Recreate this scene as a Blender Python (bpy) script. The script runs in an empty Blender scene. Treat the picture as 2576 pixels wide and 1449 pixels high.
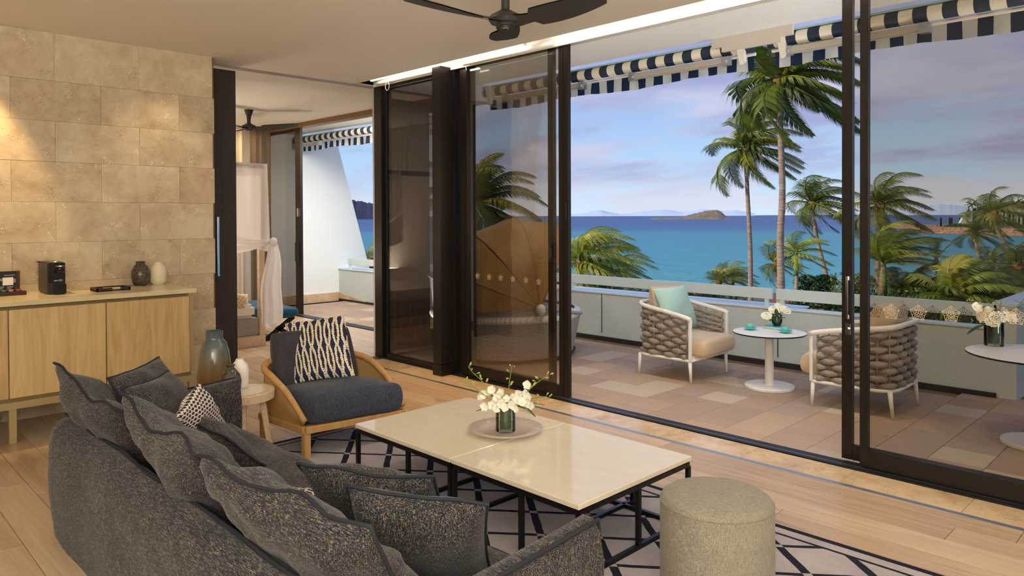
import bpy, bmesh, math, random
from mathutils import Vector as Vc, Matrix, Euler, noise
random.seed(7)
S=bpy.context.scene; COL=S.collection; PI=math.pi
sin,cos=math.sin,math.cos
# ------------------------------------------------------------ camera
F=1835.0; PY=562.0; EYE=Vc((0,0,1.55))
YAW,PIT,ROL=[math.radians(a) for a in (45.33,.60,-.22)]
_f=Vc((-sin(YAW),cos(YAW),0)); _r=Vc((cos(YAW),sin(YAW),0)); _u=Vc((0,0,1))
FW=_f*cos(PIT)-_u*sin(PIT); _u2=_u*cos(PIT)+_f*sin(PIT)
RT=_r*cos(ROL)+_u2*sin(ROL); UP=-_r*sin(ROL)+_u2*cos(ROL)
cd=bpy.data.cameras.new('camera'); cam=bpy.data.objects.new('camera',cd); COL.objects.link(cam); S.camera=cam
cd.sensor_width=36; cd.lens=F*36/2576; cd.shift_y=-(724.5-PY)/2576; cd.clip_end=20000; cd.clip_start=.05
m=Matrix((RT,UP,-FW)).transposed().to_4x4(); m.translation=EYE; cam.matrix_world=m
def at(px,py,d):            # point d metres in front of the lens along the line of sight
    return EYE+(FW+RT*((px-1288)/F)-UP*((py-PY)/F))*d
def onz(px,py,z):
    r=at(px,py,1)-EYE; return EYE+r*((z-EYE.z)/r.z)
def ony(px,py,y):
    r=at(px,py,1)-EYE; return EYE+r*(y/r.y)
def onx(px,py,x):
    r=at(px,py,1)-EYE; return EYE+r*(x/r.x)
# ------------------------------------------------------------ view + light
vs=S.view_settings; vs.view_transform='Standard'; vs.look='None'; vs.gamma=1; vs.use_curve_mapping=False; vs.exposure=0.0
S.cycles.max_bounces=8; S.cycles.transparent_max_bounces=24; S.cycles.use_denoising=True
S.cycles.caustics_reflective=False; S.cycles.caustics_refractive=False; S.cycles.sample_clamp_indirect=4
def srgb(r,g,b,a=1):
    f=lambda c:(c/255/12.92 if c<=10 else ((c/255+.055)/1.055)**2.4)
    return (f(r),f(g),f(b),a)
class NT:
    def __init__(s,tree): s.t=tree; s.n=tree.nodes; s.l=tree.links
    def link(s,a,b): s.l.new(a,b)
    def node(s,ty,**k):
        n=s.n.new(ty)
        for a,v in k.items(): setattr(n,a,v)
        return n
    def put(s,sock,v):
        if v is None: return
        if isinstance(v,bpy.types.NodeSocket): s.l.new(v,sock)
        else: sock.default_value=v
    def m(s,op,a,b=None,c=None,clamp=False):
        n=s.n.new('ShaderNodeMath'); n.operation=op; n.use_clamp=clamp
        s.put(n.inputs[0],a); s.put(n.inputs[1],b)
        if c is not None: s.put(n.inputs[2],c)
        return n.outputs[0]
    def noise(s,vec,scale,detail=3,rough=.55,dist=0):
        n=s.n.new('ShaderNodeTexNoise'); s.put(n.inputs['Vector'],vec); n.inputs['Scale'].default_value=scale
        n.inputs['Detail'].default_value=detail; n.inputs['Roughness'].default_value=rough; n.inputs['Distortion'].default_value=dist
        return n.outputs['Fac']
    def mapping(s,vec,scale=(1,1,1),loc=(0,0,0),rot=(0,0,0)):
        n=s.n.new('ShaderNodeMapping'); s.put(n.inputs['Vector'],vec); n.inputs['Scale'].default_value=scale
        s.put(n.inputs['Location'],loc); n.inputs['Rotation'].default_value=rot
        return n.outputs[0]
    def ramp(s,fac,stops,mode='LINEAR'):
        n=s.n.new('ShaderNodeValToRGB'); s.put(n.inputs[0],fac); cr=n.color_ramp; cr.interpolation=mode
        while len(cr.elements)<len(stops): cr.elements.new(.5)
        for e,(p,c) in zip(cr.elements,stops): e.position=p; e.color=c if len(c)==4 else (*c,1)
        return n.outputs[0]
    def mix(s,fac,a,b,mode='MIX'):
        n=s.n.new('ShaderNodeMix'); n.data_type='RGBA'; n.blend_type=mode
        s.put(n.inputs[0],fac); s.put(n.inputs[6],a); s.put(n.inputs[7],b); return n.outputs[2]
    def sep(s,v):
        n=s.n.new('ShaderNodeSeparateXYZ'); s.put(n.inputs[0],v); return n.outputs
    def comb(s,x,y,z):
        n=s.n.new('ShaderNodeCombineXYZ'); s.put(n.inputs[0],x); s.put(n.inputs[1],y); s.put(n.inputs[2],z); return n.outputs[0]
    def obj(s): return s.n.new('ShaderNodeTexCoord').outputs['Object']
    def uv(s): return s.n.new('ShaderNodeTexCoord').outputs['UV']
    def rnd(s): return s.n.new('ShaderNodeObjectInfo').outputs['Random']
    def bump(s,h,strength=.3,dist=.01):
        n=s.n.new('ShaderNodeBump'); s.put(n.inputs['Height'],h); n.inputs['Strength'].default_value=strength; n.inputs['Distance'].default_value=dist
        return n.outputs[0]
# world: blue sky with a layer of lilac grey cloud
W=bpy.data.worlds.new('sky'); S.world=W; W.use_nodes=True; w=NT(W.node_tree); w.n.clear()
d=w.n.new('ShaderNodeTexCoord').outputs['Generated']; sx,sy,sz=w.sep(d)[:3]
el=w.m('MAXIMUM',sz,0.0)
sky=w.ramp(el,[(0,srgb(196,214,232)),(.05,srgb(172,202,232)),(.14,srgb(150,180,222)),(.3,srgb(134,164,216)),(.6,srgb(100,138,206)),(1,srgb(84,120,192))])
den=w.m('ADD',el,.16)
cv=w.comb(w.m('DIVIDE',sx,den),w.m('DIVIDE',sy,den),0.0)
n1=w.noise(w.mapping(cv,(.55,.8,1),(3.1,1.7,0),(0,0,.6)),1.0,7,.56,.35)
n2=w.noise(w.mapping(cv,(1.3,2.2,1),(7.3,2.2,0),(0,0,.8)),1.0,6,.55,.2)
cover=w.m('ADD',w.m('MULTIPLY',n1,.75),w.m('MULTIPLY',n2,.3))
cl=w.ramp(cover,[(0,(0,0,0)),(.455,(0,0,0)),(.55,(.95,.95,.95)),(1,(1,1,1))])
shade=w.noise(w.mapping(cv,(1.1,1.5,1),(1.2,5.1,0)),1.0,5,.5)
ccol=w.ramp(shade,[(0,srgb(126,132,172)),(.42,srgb(150,156,194)),(.6,srgb(182,186,212)),(1,srgb(212,214,226))])
low=w.ramp(el,[(0,(.9,.9,.9)),(.025,(.75,.75,.75)),(.07,(0,0,0))])
ccol=w.mix(low,ccol,srgb(206,212,224))
skc=w.mix(w.m('MULTIPLY',cl,.92),sky,ccol)
below=w.m('LESS_THAN',sz,-.002)
skc=w.mix(below,skc,srgb(70,110,130))
bg=w.n.new('ShaderNodeBackground'); w.link(skc,bg.inputs[0]); bg.inputs[1].default_value=1.25
wo=w.n.new('ShaderNodeOutputWorld'); w.link(bg.outputs[0],wo.inputs[0])
def lamp(name,ty,loc,rot,energy,color,**k):
    l=bpy.data.lights.new(name,ty); l.energy=energy; l.color=color
    for a,v in k.items(): setattr(l,a,v)
    o=bpy.data.objects.new(name,l); COL.objects.link(o); o.location=loc; o.rotation_euler=rot; return o
def aim(o,tgt):
    o.rotation_euler=(Vc(tgt)-o.location).to_track_quat('-Z','Y').to_euler()
WARM=(1,.72,.42)
sun=lamp('sun','SUN',(0,0,30),(0,0,0),4.2,(1,.92,.78),angle=.03); aim(sun,sun.location+Vc((.42,.72,-.52)))
a=lamp('fill_behind_camera','AREA',(1.6,-1.3,2.75),(0,0,0),48,(1,.98,.94),shape='RECTANGLE',size=3,size_y=2.0); aim(a,(-3,2.2,.4))  # soft fill added behind the camera, not a fixture of the room
a=lamp('fill_toward_left','AREA',(.4,-2.3,2.2),(0,0,0),55,(1,.97,.92),shape='RECTANGLE',size=2,size_y=1.2); aim(a,(-5,3,.5))  # second added fill, aimed at the left side of the room
a=lamp('ceiling_fill','AREA',(1.2,-.6,.9),(PI,0,0),330,(1,.97,.90),shape='RECTANGLE',size=2.4,size_y=3)  # added fill facing up to brighten the ceiling, no real fixture
# ------------------------------------------------------------ object helpers
WM={}
def wmat(o): return WM.get(o.name,Matrix.Identity(4))
def tag(o,label=None,cat=None,group=None,kind=None):
    if label: o['label']=label
    if cat: o['category']=cat
    if group: o['group']=group
    if kind: o['kind']=kind
    return o
def thing(name,label,cat,loc=(0,0,0),rz=0,group=None):
    o=bpy.data.objects.new(name,None); COL.objects.link(o); o.location=loc; o.rotation_euler=(0,0,rz); o.empty_display_size=.05
    WM[o.name]=Matrix.Translation(loc)@Matrix.Rotation(rz,4,'Z'); return tag(o,label,cat,group)
def setpar(o,parent,local):
    if parent is None:
        WM[o.name]=Matrix.Identity(4); return
    o.parent=parent
    if local: WM[o.name]=wmat(parent)
    else:
        o.matrix_parent_inverse=wmat(parent).inverted(); WM[o.name]=Matrix.Identity(4)
class MB:
    def __init__(s): s.v=[]; s.f=[]; s.uv=None
    def box(s,x0,x1,y0,y1,z0,z1,T=None):
        b=len(s.v); vs=[(x,y,z) for z in (z0,z1) for x,y in ((x0,y0),(x1,y0),(x1,y1),(x0,y1))]
        s.v+= [tuple(T@Vc(p)) for p in vs] if T else vs
        s.f+=[tuple(b+i for i in q) for q in ((3,2,1,0),(4,5,6,7),(0,1,5,4),(1,2,6,5),(2,3,7,6),(3,0,4,7))]; return s
    def bar(s,a,b,w,h=None,upv=(0,0,1)):
        a=Vc(a);b=Vc(b);h=h or w; d=(b-a).normalized(); u=Vc(upv)
        if abs(d.dot(u))>.98: u=Vc((0,1,0)) if abs(d.y)<.9 else Vc((1,0,0))
        x=d.cross(u).normalized(); y=x.cross(d); k=len(s.v)
        for p in (a,b):
            for i,j in ((-1,-1),(1,-1),(1,1),(-1,1)): s.v.append(tuple(p+x*(i*w/2)+y*(j*h/2)))
        s.f+=[tuple(k+i for i in q) for q in ((0,1,2,3),(7,6,5,4),(0,4,5,1),(1,5,6,2),(2,6,7,3),(3,7,4,0))]; return s
    def tube(s,pts,r,n=8,closed=False,cap=True,flat=1.0,upv=None):
        pts=[Vc(p) for p in pts]; N=len(pts); R=r if isinstance(r,(list,tuple)) else [r]*N; k=len(s.v); px=None
        for i,p in enumerate(pts):
            if closed: d=pts[(i+1)%N]-pts[i-1]
            else: d=pts[min(i+1,N-1)]-pts[max(i-1,0)]
            d=d.normalized() if d.length>1e-9 else Vc((0,0,1))
            if upv: x=d.cross(Vc(upv)); 
            elif px is None: x=d.cross(Vc((0,0,1)) if abs(d.z)<.9 else Vc((1,0,0)))
            else: x=px-d*px.dot(d)
            x.normalize(); y=d.cross(x); px=x
            for j in range(n):
                t=2*PI*j/n; s.v.append(tuple(p+x*(R[i]*cos(t)*flat)+y*(R[i]*sin(t))))
        M=N if closed else N-1
        for i in range(M):
            for j in range(n):
                a=k+i*n+j; b=k+i*n+(j+1)%n; c=k+((i+1)%N)*n+(j+1)%n; e=k+((i+1)%N)*n+j; s.f.append((a,b,c,e))
        if cap and not closed:
            s.f.append(tuple(k+j for j in range(n))[::-1]); s.f.append(tuple(k+(N-1)*n+j for j in range(n)))
        return s
    def lathe(s,prof,n=32,c=(0,0,0),cap=False):
        k=len(s.v); N=len(prof)
        for r,z in prof:
            for j in range(n):
                t=2*PI*j/n; s.v.append((c[0]+r*cos(t),c[1]+r*sin(t),c[2]+z))
        for i in range(N-1):
            for j in range(n): s.f.append((k+i*n+j,k+i*n+(j+1)%n,k+(i+1)*n+(j+1)%n,k+(i+1)*n+j))
        if cap:
            s.f.append(tuple(k+j for j in range(n))[::-1]); s.f.append(tuple(k+(N-1)*n+j for j in range(n)))
        return s
    def poly(s,pts):
        k=len(s.v); s.v+=[tuple(p) for p in pts]; s.f.append(tuple(range(k,k+len(pts)))); return s
    def prism(s,pts,off):
        off=Vc(off); pts=[Vc(p) for p in pts]; k=len(s.v); n=len(pts); s.v+=[tuple(p) for p in pts]+[tuple(p+off) for p in pts]
        s.f.append(tuple(range(k,k+n))[::-1]); s.f.append(tuple(range(k+n,k+2*n)))
        for i in range(n): j=(i+1)%n; s.f.append((k+i,k+j,k+n+j,k+n+i))
        return s
    def grid(s,fn,nu,nv,flip=False):
        k=len(s.v)
        for j in range(nv+1):
            for i in range(nu+1): s.v.append(tuple(fn(i/nu,j/nv)))
        for j in range(nv):
            for i in range(nu):
                a=k+j*(nu+1)+i; q=(a,a+1,a+nu+2,a+nu+1); s.f.append(q[::-1] if flip else q)
        return s
    def ball(s,c,r,n=8,m=6,sc=(1,1,1),T=None):
        c=Vc(c); R=T or Matrix.Identity(3)
        def fn(u,v):
            t=2*PI*u; p=PI*(v-.5)
            return c+R@Vc((r*sc[0]*cos(p)*cos(t),r*sc[1]*cos(p)*sin(t),r*sc[2]*sin(p)))
        return s.grid(fn,n,m)
    def mesh(s,name,mat,smooth=False,bevel=0,seg=2,sub=0,uv=None):
        me=bpy.data.meshes.new(name); me.from_pydata(s.v,[],s.f)
        if uv:
            l=me.uv_layers.new(name='UVMap')
            for lp in me.loops: l.data[lp.index].uv=uv[lp.vertex_index]
        if bevel or not smooth or True:
            bm=bmesh.new(); bm.from_mesh(me)
            if not uv: bmesh.ops.recalc_face_normals(bm,faces=bm.faces)
            if bevel: bmesh.ops.bevel(bm,geom=list(bm.edges),offset=bevel,segments=seg,affect='EDGES',clamp_overlap=True)
            bm.to_mesh(me); bm.free()
        if smooth: me.polygons.foreach_set('use_smooth',[True]*len(me.polygons))
        me.materials.append(mat); return me
    def build(s,name,mat,parent=None,local=False,**k):
        o=bpy.data.objects.new(name,s.mesh(name,mat,**k)); COL.objects.link(o); setpar(o,parent,local)
        if k.get('bevel') and not k.get('smooth'): pass
        return o
def struct(name,mb,mat,**k): return tag(mb.build(name,mat,**k),kind='structure')
def smooth_angle(o,ang=40):
    me=o.data; me.polygons.foreach_set('use_smooth',[True]*len(me.polygons))
    bm=bmesh.new(); bm.from_mesh(me)
    for e in bm.edges:
        if len(e.link_faces)==2 and e.calc_face_angle(0)>math.radians(ang): e.smooth=False
    bm.to_mesh(me); bm.free(); return o
def inst(me,name,parent,T):            # extra object sharing a mesh
    o=bpy.data.objects.new(name,me); COL.objects.link(o); o.parent=parent
    o.matrix_parent_inverse=Matrix.Identity(4); o.matrix_basis=wmat(parent).inverted()@T; WM[o.name]=T; return o
def copy_tree(o,parent=None):
    c=o.copy(); COL.objects.link(c)
    if parent: c.parent=parent
    for ch in [x for x in list(o.children)]: copy_tree(ch,c)
    return c
# ------------------------------------------------------------ materials
MATS={}
def mat(name,color=None,rough=.6,metal=0,spec=.5,fn=None,trans=0,ior=1.45,emit=None,es=0,sheen=0,coat=0,alpha=1):
    M=bpy.data.materials.new(name); M.use_nodes=True; t=NT(M.node_tree); b=t.n['Principled BSDF']; MATS[name]=M
    if color: b.inputs['Base Color'].default_value=color
    b.inputs['Roughness'].default_value=rough; b.inputs['Metallic'].default_value=metal; b.inputs['IOR'].default_value=ior
    b.inputs['Specular IOR Level'].default_value=spec; b.inputs['Transmission Weight'].default_value=trans
    b.inputs['Sheen Weight'].default_value=sheen; b.inputs['Coat Weight'].default_value=coat; b.inputs['Alpha'].default_value=alpha
    if emit: b.inputs['Emission Color'].default_value=emit; b.inputs['Emission Strength'].default_value=es
    if fn: fn(t,b)
    return M
def basecol(c1,c2,scale,rough=None,det=4,bump=0,aniso=(1,1,1),bd=.003,rnd=0):
    def fn(t,b):
        v=t.mapping(t.obj(),aniso); n=t.noise(v,scale,det)
        c=t.ramp(n,[(.3,c1),(.7,c2)])
        if rnd:
            hv=t.n.new('ShaderNodeHueSaturation'); t.link(c,hv.inputs['Color']); t.link(t.m('ADD',t.m('MULTIPLY',t.rnd(),rnd),1-rnd/2),hv.inputs['Value']); c=hv.outputs[0]
        t.link(c,b.inputs['Base Color'])
        if bump: t.link(t.bump(n,bump,bd),b.inputs['Normal'])
    return fn
def travertine(t,b,scale=1.0,tone=((168,140,104),(196,170,132),(214,192,158)),rough=.35):
    r=t.rnd(); off=t.comb(t.m('MULTIPLY',r,31.0),t.m('MULTIPLY',r,17.0),t.m('MULTIPLY',r,53.0))
    v=t.mapping(t.obj(),(scale,)*3,off)
    n1=t.noise(v,3.2,6,.6,.6); n2=t.noise(v,14,6,.65,.3)
    f=t.m('ADD',t.m('MULTIPLY',n1,.65),t.m('MULTIPLY',n2,.35)); f=t.m('ADD',f,t.m('MULTIPLY',t.m('SUBTRACT',r,.5),.13))
    c=t.ramp(f,[(.34,srgb(*tone[0])),(.5,srgb(*tone[1])),(.66,srgb(*tone[2]))])
    sp=t.m('MULTIPLY',t.noise(v,95,3,.7),t.noise(v,9,3,.6,.8)); c=t.mix(t.ramp(sp,[(.355,(0,0,0)),(.40,(.8,.8,.8))]),c,srgb(240,228,204))
    pit=t.ramp(t.m('MULTIPLY',t.noise(v,70,2,.6),t.noise(v,6,2,.5)),[(.36,(0,0,0)),(.40,(1,1,1))]); c=t.mix(t.m('MULTIPLY',pit,.35),c,srgb(120,90,58))
    t.link(c,b.inputs['Base Color']); t.link(t.bump(n2,.08,.002),b.inputs['Normal']); b.inputs['Roughness'].default_value=rough
def wood(c1,c2,c3,axis='x',rough=.45,gs=1.0,tint=.16,knots=True):
    def fn(t,b):
        r=t.rnd(); off=t.comb(t.m('MULTIPLY',r,23.0),t.m('MULTIPLY',r,41.0),t.m('MULTIPLY',r,13.0))
        k={'x':(.8,9,9),'y':(9,.8,9),'z':(9,9,.8)}[axis]; v=t.mapping(t.obj(),tuple(q*gs for q in k),off)
        n=t.noise(v,1.6,5,.6,1.2); fine=t.noise(t.mapping(v,tuple(1 if q<1 else 7 for q in k)),2,3,.6)
        f=t.m('ADD',t.m('MULTIPLY',n,.7),t.m('MULTIPLY',fine,.3)); f=t.m('ADD',f,t.m('MULTIPLY',t.m('SUBTRACT',r,.5),tint*1.6))
        c=t.ramp(f,[(.3,c1),(.5,c2),(.72,c3)])
        if knots:
            kn=t.noise(t.mapping(v,tuple(.9 if q<1 else .28 for q in k)),2.2,2,.4,1.0); c=t.mix(t.ramp(kn,[(.70,(0,0,0)),(.80,(.55,.55,.55))]),c,srgb(92,70,52))
        t.link(c,b.inputs['Base Color']); t.link(t.bump(fine,.10,.002),b.inputs['Normal']); b.inputs['Roughness'].default_value=rough
    return fn
def tweed(cols,sc=1.0,hue=0.0):
    def fn(t,b):
        o=t.obj(); w0=t.noise(o,7*sc,3,.5,.4)
        dv=t.mix(.02,o,t.n.new('ShaderNodeTexNoise').outputs['Color'])
        a=t.noise(t.mapping(o,(22*sc,260*sc,260*sc),(0,0,0),(.06,.05,.05)),1,3,.7); c_=t.noise(t.mapping(o,(260*sc,240*sc,26*sc),(0,0,0),(-.05,.04,0)),1,3,.7); g=t.noise(o,150*sc,2,.6)
        f=t.m('ADD',t.m('MULTIPLY',a,.50),t.m('ADD',t.m('MULTIPLY',c_,.42),t.m('MULTIPLY',g,.16)))
        f=t.m('ADD',f,t.m('MULTIPLY',t.m('SUBTRACT',w0,.5),.06))
        col=t.ramp(f,cols); hz=t.ramp(t.noise(o,38*sc,2,.6),[(.38,(.86,.95,1.12)),(.62,(1.12,1.0,.86))]); col=t.mix(hue,col,hz,'MULTIPLY'); t.link(col,b.inputs['Base Color']); t.link(t.bump(f,.3,.002),b.inputs['Normal'])
        b.inputs['Roughness'].default_value=.95; b.inputs['Specular IOR Level'].default_value=.1; b.inputs['Sheen Weight'].default_value=.15
    return fn
M_sofa=mat('sofa tweed',fn=tweed([(.40,srgb(7,8,11)),(.48,srgb(20,23,30)),(.54,srgb(42,43,48)),(.60,srgb(96,90,82)),(.70,srgb(176,164,146))],1.6,1.0))
M_pipe=mat('navy piping',srgb(30,34,44),.8)
M_denim=mat('blue denim',fn=tweed([(.40,srgb(28,32,42)),(.5,srgb(50,55,67)),(.6,srgb(76,82,94)),(.72,srgb(110,116,126))],1.5))
M_dkfab=mat('charcoal fabric',fn=tweed([(.40,srgb(36,36,42)),(.55,srgb(62,60,64)),(.7,srgb(92,88,88))],1.5))
M_ott=mat('ottoman cloth',fn=tweed([(.38,srgb(84,78,66)),(.5,srgb(132,124,110)),(.62,srgb(158,150,134)),(.72,srgb(206,198,182))],1.8))
M_greyup=mat('grey upholstery',fn=tweed([(.40,srgb(130,124,120)),(.55,srgb(160,154,148)),(.7,srgb(184,178,172))],1.5))
M_teal=mat('teal wool',fn=tweed([(.40,srgb(16,52,74)),(.55,srgb(26,74,100)),(.7,srgb(50,98,122))],1.2))
M_oakf=mat('oak floorboard',fn=wood(srgb(170,142,112),srgb(196,168,136),srgb(212,188,156),'x',.30,1.0,.10))
M_oak=mat('oak furniture',fn=wood(srgb(168,128,82),srgb(192,154,104),srgb(208,174,128),'x',.5,1.6,.1,False))
M_oakz=mat('oak upright',fn=wood(srgb(176,142,92),srgb(200,168,116),srgb(216,188,140),'z',.5,1.3,.12,False))
M_oaklt=mat('pale oak',fn=wood(srgb(190,160,128),srgb(212,184,150),srgb(226,202,172),'x',.5,1.5,.1,False))
M_honey=mat('honey beech frame',fn=wood(srgb(166,122,72),srgb(186,142,88),srgb(202,162,110),'z',.42,1.6,.05,False))
M_trav=mat('travertine wall block',fn=lambda t,b:travertine(t,b,1,((172,150,120),(194,175,145),(212,196,166)),.45))
M_travf=mat('travertine floor',fn=lambda t,b:travertine(t,b,1,((190,156,116),(212,182,142),(228,204,170)),.18))
M_grout=mat('joint backing',srgb(120,96,70),.9)  # even brown backing that shows in the joints
M_sand=mat('sandstone paver',fn=None)
def sandf(t,b):
    r=t.rnd(); off=t.comb(t.m('MULTIPLY',r,31.0),t.m('MULTIPLY',r,17.0),0.0)
    v=t.mapping(t.obj(),(1,1,1),off,(0,0,.4)); n=t.noise(t.mapping(v,(1.2,7,1)),2.2,5,.6,1.5); g=t.noise(v,60,3,.6)
    hue=t.ramp(r,[(0,srgb(160,136,116)),(.16,srgb(176,148,122)),(.34,srgb(170,142,126)),(.5,srgb(180,154,126)),(.64,srgb(162,144,132)),(.78,srgb(158,136,116)),(.88,srgb(198,184,160)),(1,srgb(184,152,120))],'CONSTANT')
    c=t.mix(t.m('MULTIPLY',n,.45),hue,srgb(206,176,146)); c=t.mix(t.m('MULTIPLY',g,.35),c,srgb(120,96,80))
    t.link(c,b.inputs['Base Color']); t.link(t.bump(g,.25,.003),b.inputs['Normal']); b.inputs['Roughness'].default_value=.62
sandf(NT(M_sand.node_tree),M_sand.node_tree.nodes['Principled BSDF'])
M_ceil=mat('ceiling paint',srgb(232,226,214),.85,spec=.2)
M_soff=mat('rendered soffit',fn=basecol(srgb(226,226,222),srgb(242,242,238),120,bump=.6,det=2)); M_soff.node_tree.nodes['Principled BSDF'].inputs['Roughness'].default_value=.9
M_white=mat('white render',fn=basecol(srgb(232,236,232),srgb(246,248,244),90,bump=.15,det=3)); M_white.node_tree.nodes['Principled BSDF'].inputs['Roughness'].default_value=.8
M_parap=mat('textured parapet',fn=basecol(srgb(200,209,206),srgb(220,227,225),160,bump=.9,det=2,bd=.004)); M_parap.node_tree.nodes['Principled BSDF'].inputs['Roughness'].default_value=.85
M_rail=mat('painted rail',srgb(222,238,240),.4)
M_bronze=mat('dark bronze aluminium',srgb(46,41,37),.38,.55)
M_black=mat('black seal',srgb(20,19,18),.5)
M_dkwood=mat('dark stained timber',fn=wood(srgb(34,26,22),srgb(48,38,32),srgb(64,50,42),'z',.5,1.2,.05,False))
M_alu=mat('brushed aluminium strip',srgb(190,194,200),.3,.85)
M_chrome=mat('chrome',srgb(210,212,214),.12,1)
M_steel=mat('blackened steel',srgb(34,33,35),.32,.6)
M_stonetop=mat('cream stone top',fn=basecol(srgb(226,214,190),srgb(232,221,199),9,det=8,aniso=(1,2,1)),rough=.06)
M_worktop=mat('cream worktop',fn=basecol(srgb(206,188,148),srgb(216,200,162),9)); M_worktop.node_tree.nodes['Principled BSDF'].inputs['Roughness'].default_value=.22
M_champ=mat('champagne metal',srgb(176,156,112),.4,.3)
M_champd=mat('shadow gap',srgb(120,102,66),.6,.2)
M_fan=mat('matt black fan',srgb(48,46,44),.5)
M_wht=mat('white powder coat',srgb(232,228,220),.4)
M_cushb=mat('taupe outdoor fabric',srgb(200,176,146),.9,sheen=.2)
M_mint=mat('mint outdoor fabric',srgb(172,206,192),.9,sheen=.2)
M_rope=mat('taupe rope',fn=lambda t,b:(t.link(t.ramp(t.noise(t.mapping(t.obj(),(40,40,160)),1.5,3,.6),[(.3,srgb(112,100,90)),(.7,srgb(176,164,150))]),b.inputs['Base Color']),t.link(t.bump(t.noise(t.mapping(t.obj(),(60,60,300)),1.5,2,.6),.6,.004),b.inputs['Normal'])),rough=.9)
M_hood=mat('brown canvas hood',fn=basecol(srgb(142,108,62),srgb(160,124,74),3,bump=.3,bd=.02),rough=.85)
def weavef(t,b):
    o=t.obj(); x,y,z=t.sep(o)[:3]
    ang=t.m('ARCTAN2',t.m('SUBTRACT',y,5.80),t.m('SUBTRACT',x,-5.98)); a=t.m('MULTIPLY',ang,42.0); h=t.m('MULTIPLY',z,58.0)
    row=t.m('FLOOR',h); a2=t.m('ADD',a,t.m('MULTIPLY',row,.5)); fx=t.m('PINGPONG',a2,.5); fz=t.m('PINGPONG',h,.5)
    f=t.m('MULTIPLY',t.m('MULTIPLY',fx,2.0),t.m('POWER',t.m('MULTIPLY',fz,2.0),.5)); c=t.ramp(f,[(.05,srgb(90,86,80)),(.4,srgb(196,192,184)),(1,srgb(232,230,224))])
    t.link(c,b.inputs['Base Color']); t.link(t.bump(f,.8,.006),b.inputs['Normal']); b.inputs['Roughness'].default_value=.6
M_wicker=mat('white wicker weave',fn=weavef)
M_stripecush=mat('cream striped cushion',fn=lambda t,b:t.link(t.ramp(t.m('PINGPONG',t.m('MULTIPLY',t.sep(t.obj())[0],30.0),.5),[(.1,srgb(190,180,168)),(.16,srgb(232,228,218))]),b.inputs['Base Color']),rough=.9)
def stripes(t,b,period=.18,c1=srgb(36,52,74),c2=srgb(236,230,214)):
    x=t.sep(t.obj())[0]; f=t.m('FRACT',t.m('ADD',t.m('DIVIDE',x,period),100.0)); f=t.m('GREATER_THAN',f,.5)
    t.link(t.mix(f,c1,c2),b.inputs['Base Color']); b.inputs['Roughness'].default_value=.85
def stripecloth(name,trl):
    M=bpy.data.materials.new(name); M.use_nodes=True; t=NT(M.node_tree); b=t.n['Principled BSDF']; stripes(t,b); out=t.n['Material Output']
    if trl:
        tr=t.n.new('ShaderNodeBsdfTranslucent'); x=t.sep(t.obj())[0]; f=t.m('GREATER_THAN',t.m('FRACT',t.m('ADD',t.m('DIVIDE',x,.18),100.0)),.5)
        t.link(t.mix(f,srgb(30,56,84),srgb(240,240,226)),tr.inputs[0]); mx=t.n.new('ShaderNodeMixShader'); mx.inputs[0].default_value=trl
        t.link(b.outputs[0],mx.inputs[1]); t.link(tr.outputs[0],mx.inputs[2]); t.link(mx.outputs[0],out.inputs[0])
    return M
M_awn=stripecloth('awning canvas',0); M_val=stripecloth('awning valance',.55)
def glassy(name,tint,refl=.6):
    M=bpy.data.materials.new(name); M.use_nodes=True; t=NT(M.node_tree); t.n.clear()
    tr=t.n.new('ShaderNodeBsdfTransparent'); tr.inputs[0].default_value=tint; gl=t.n.new('ShaderNodeBsdfGlossy'); gl.inputs['Roughness'].default_value=0.0
    fr=t.n.new('ShaderNodeFresnel'); fr.inputs[0].default_value=1.45; mx=t.n.new('ShaderNodeMixShader'); t.link(t.m('MULTIPLY',fr.outputs[0],refl),mx.inputs[0])
    t.link(tr.outputs[0],mx.inputs[1]); t.link(gl.outputs[0],mx.inputs[2]); o=t.n.new('ShaderNodeOutputMaterial'); t.link(mx.outputs[0],o.inputs[0]); return M
M_tint=glassy('bronze tinted glass',(.88,.86,.83,1),.3); M_tintd=glassy('dark tinted glass',(.55,.52,.49,1),.3); M_clear=glassy('clear thin glass',(.96,.98,.97,1),1.2)
M_glass=mat('vase glass',(.95,.98,.96,1),.02,trans=1,ior=1.4)
M_leaf=mat('deep green leaf',fn=basecol(srgb(30,62,22),srgb(62,96,34),14),rough=.35)
M_stem=mat('orchid stem',srgb(122,142,62),.5); M_bud=mat('orchid bud',srgb(176,184,92),.5)
M_petal=mat('white petal',srgb(250,248,232),.5,emit=None); M_rosep=mat('cream rose petal',srgb(250,244,214),.6)
def sheer(name,col,a):
    M=bpy.data.materials.new(name); M.use_nodes=True; t=NT(M.node_tree); t.n.clear()
    df=t.n.new('ShaderNodeBsdfDiffuse'); df.inputs[0].default_value=col; tl=t.n.new('ShaderNodeBsdfTranslucent'); tl.inputs[0].default_value=col
    tr=t.n.new('ShaderNodeBsdfTransparent'); m1=t.n.new('ShaderNodeMixShader'); m1.inputs[0].default_value=.5; t.link(df.outputs[0],m1.inputs[1]); t.link(tl.outputs[0],m1.inputs[2])
    m2=t.n.new('ShaderNodeMixShader'); m2.inputs[0].default_value=a; t.link(tr.outputs[0],m2.inputs[1]); t.link(m1.outputs[0],m2.inputs[2]); o=t.n.new('ShaderNodeOutputMaterial'); t.link(m2.outputs[0],o.inputs[0]); return M
M_sheer=sheer('sheer voile',srgb(238,226,206),.85); M_voile=sheer('white canopy voile',srgb(244,238,236),.9); M_drape=sheer('taupe drape',srgb(120,104,90),.96)
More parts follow.
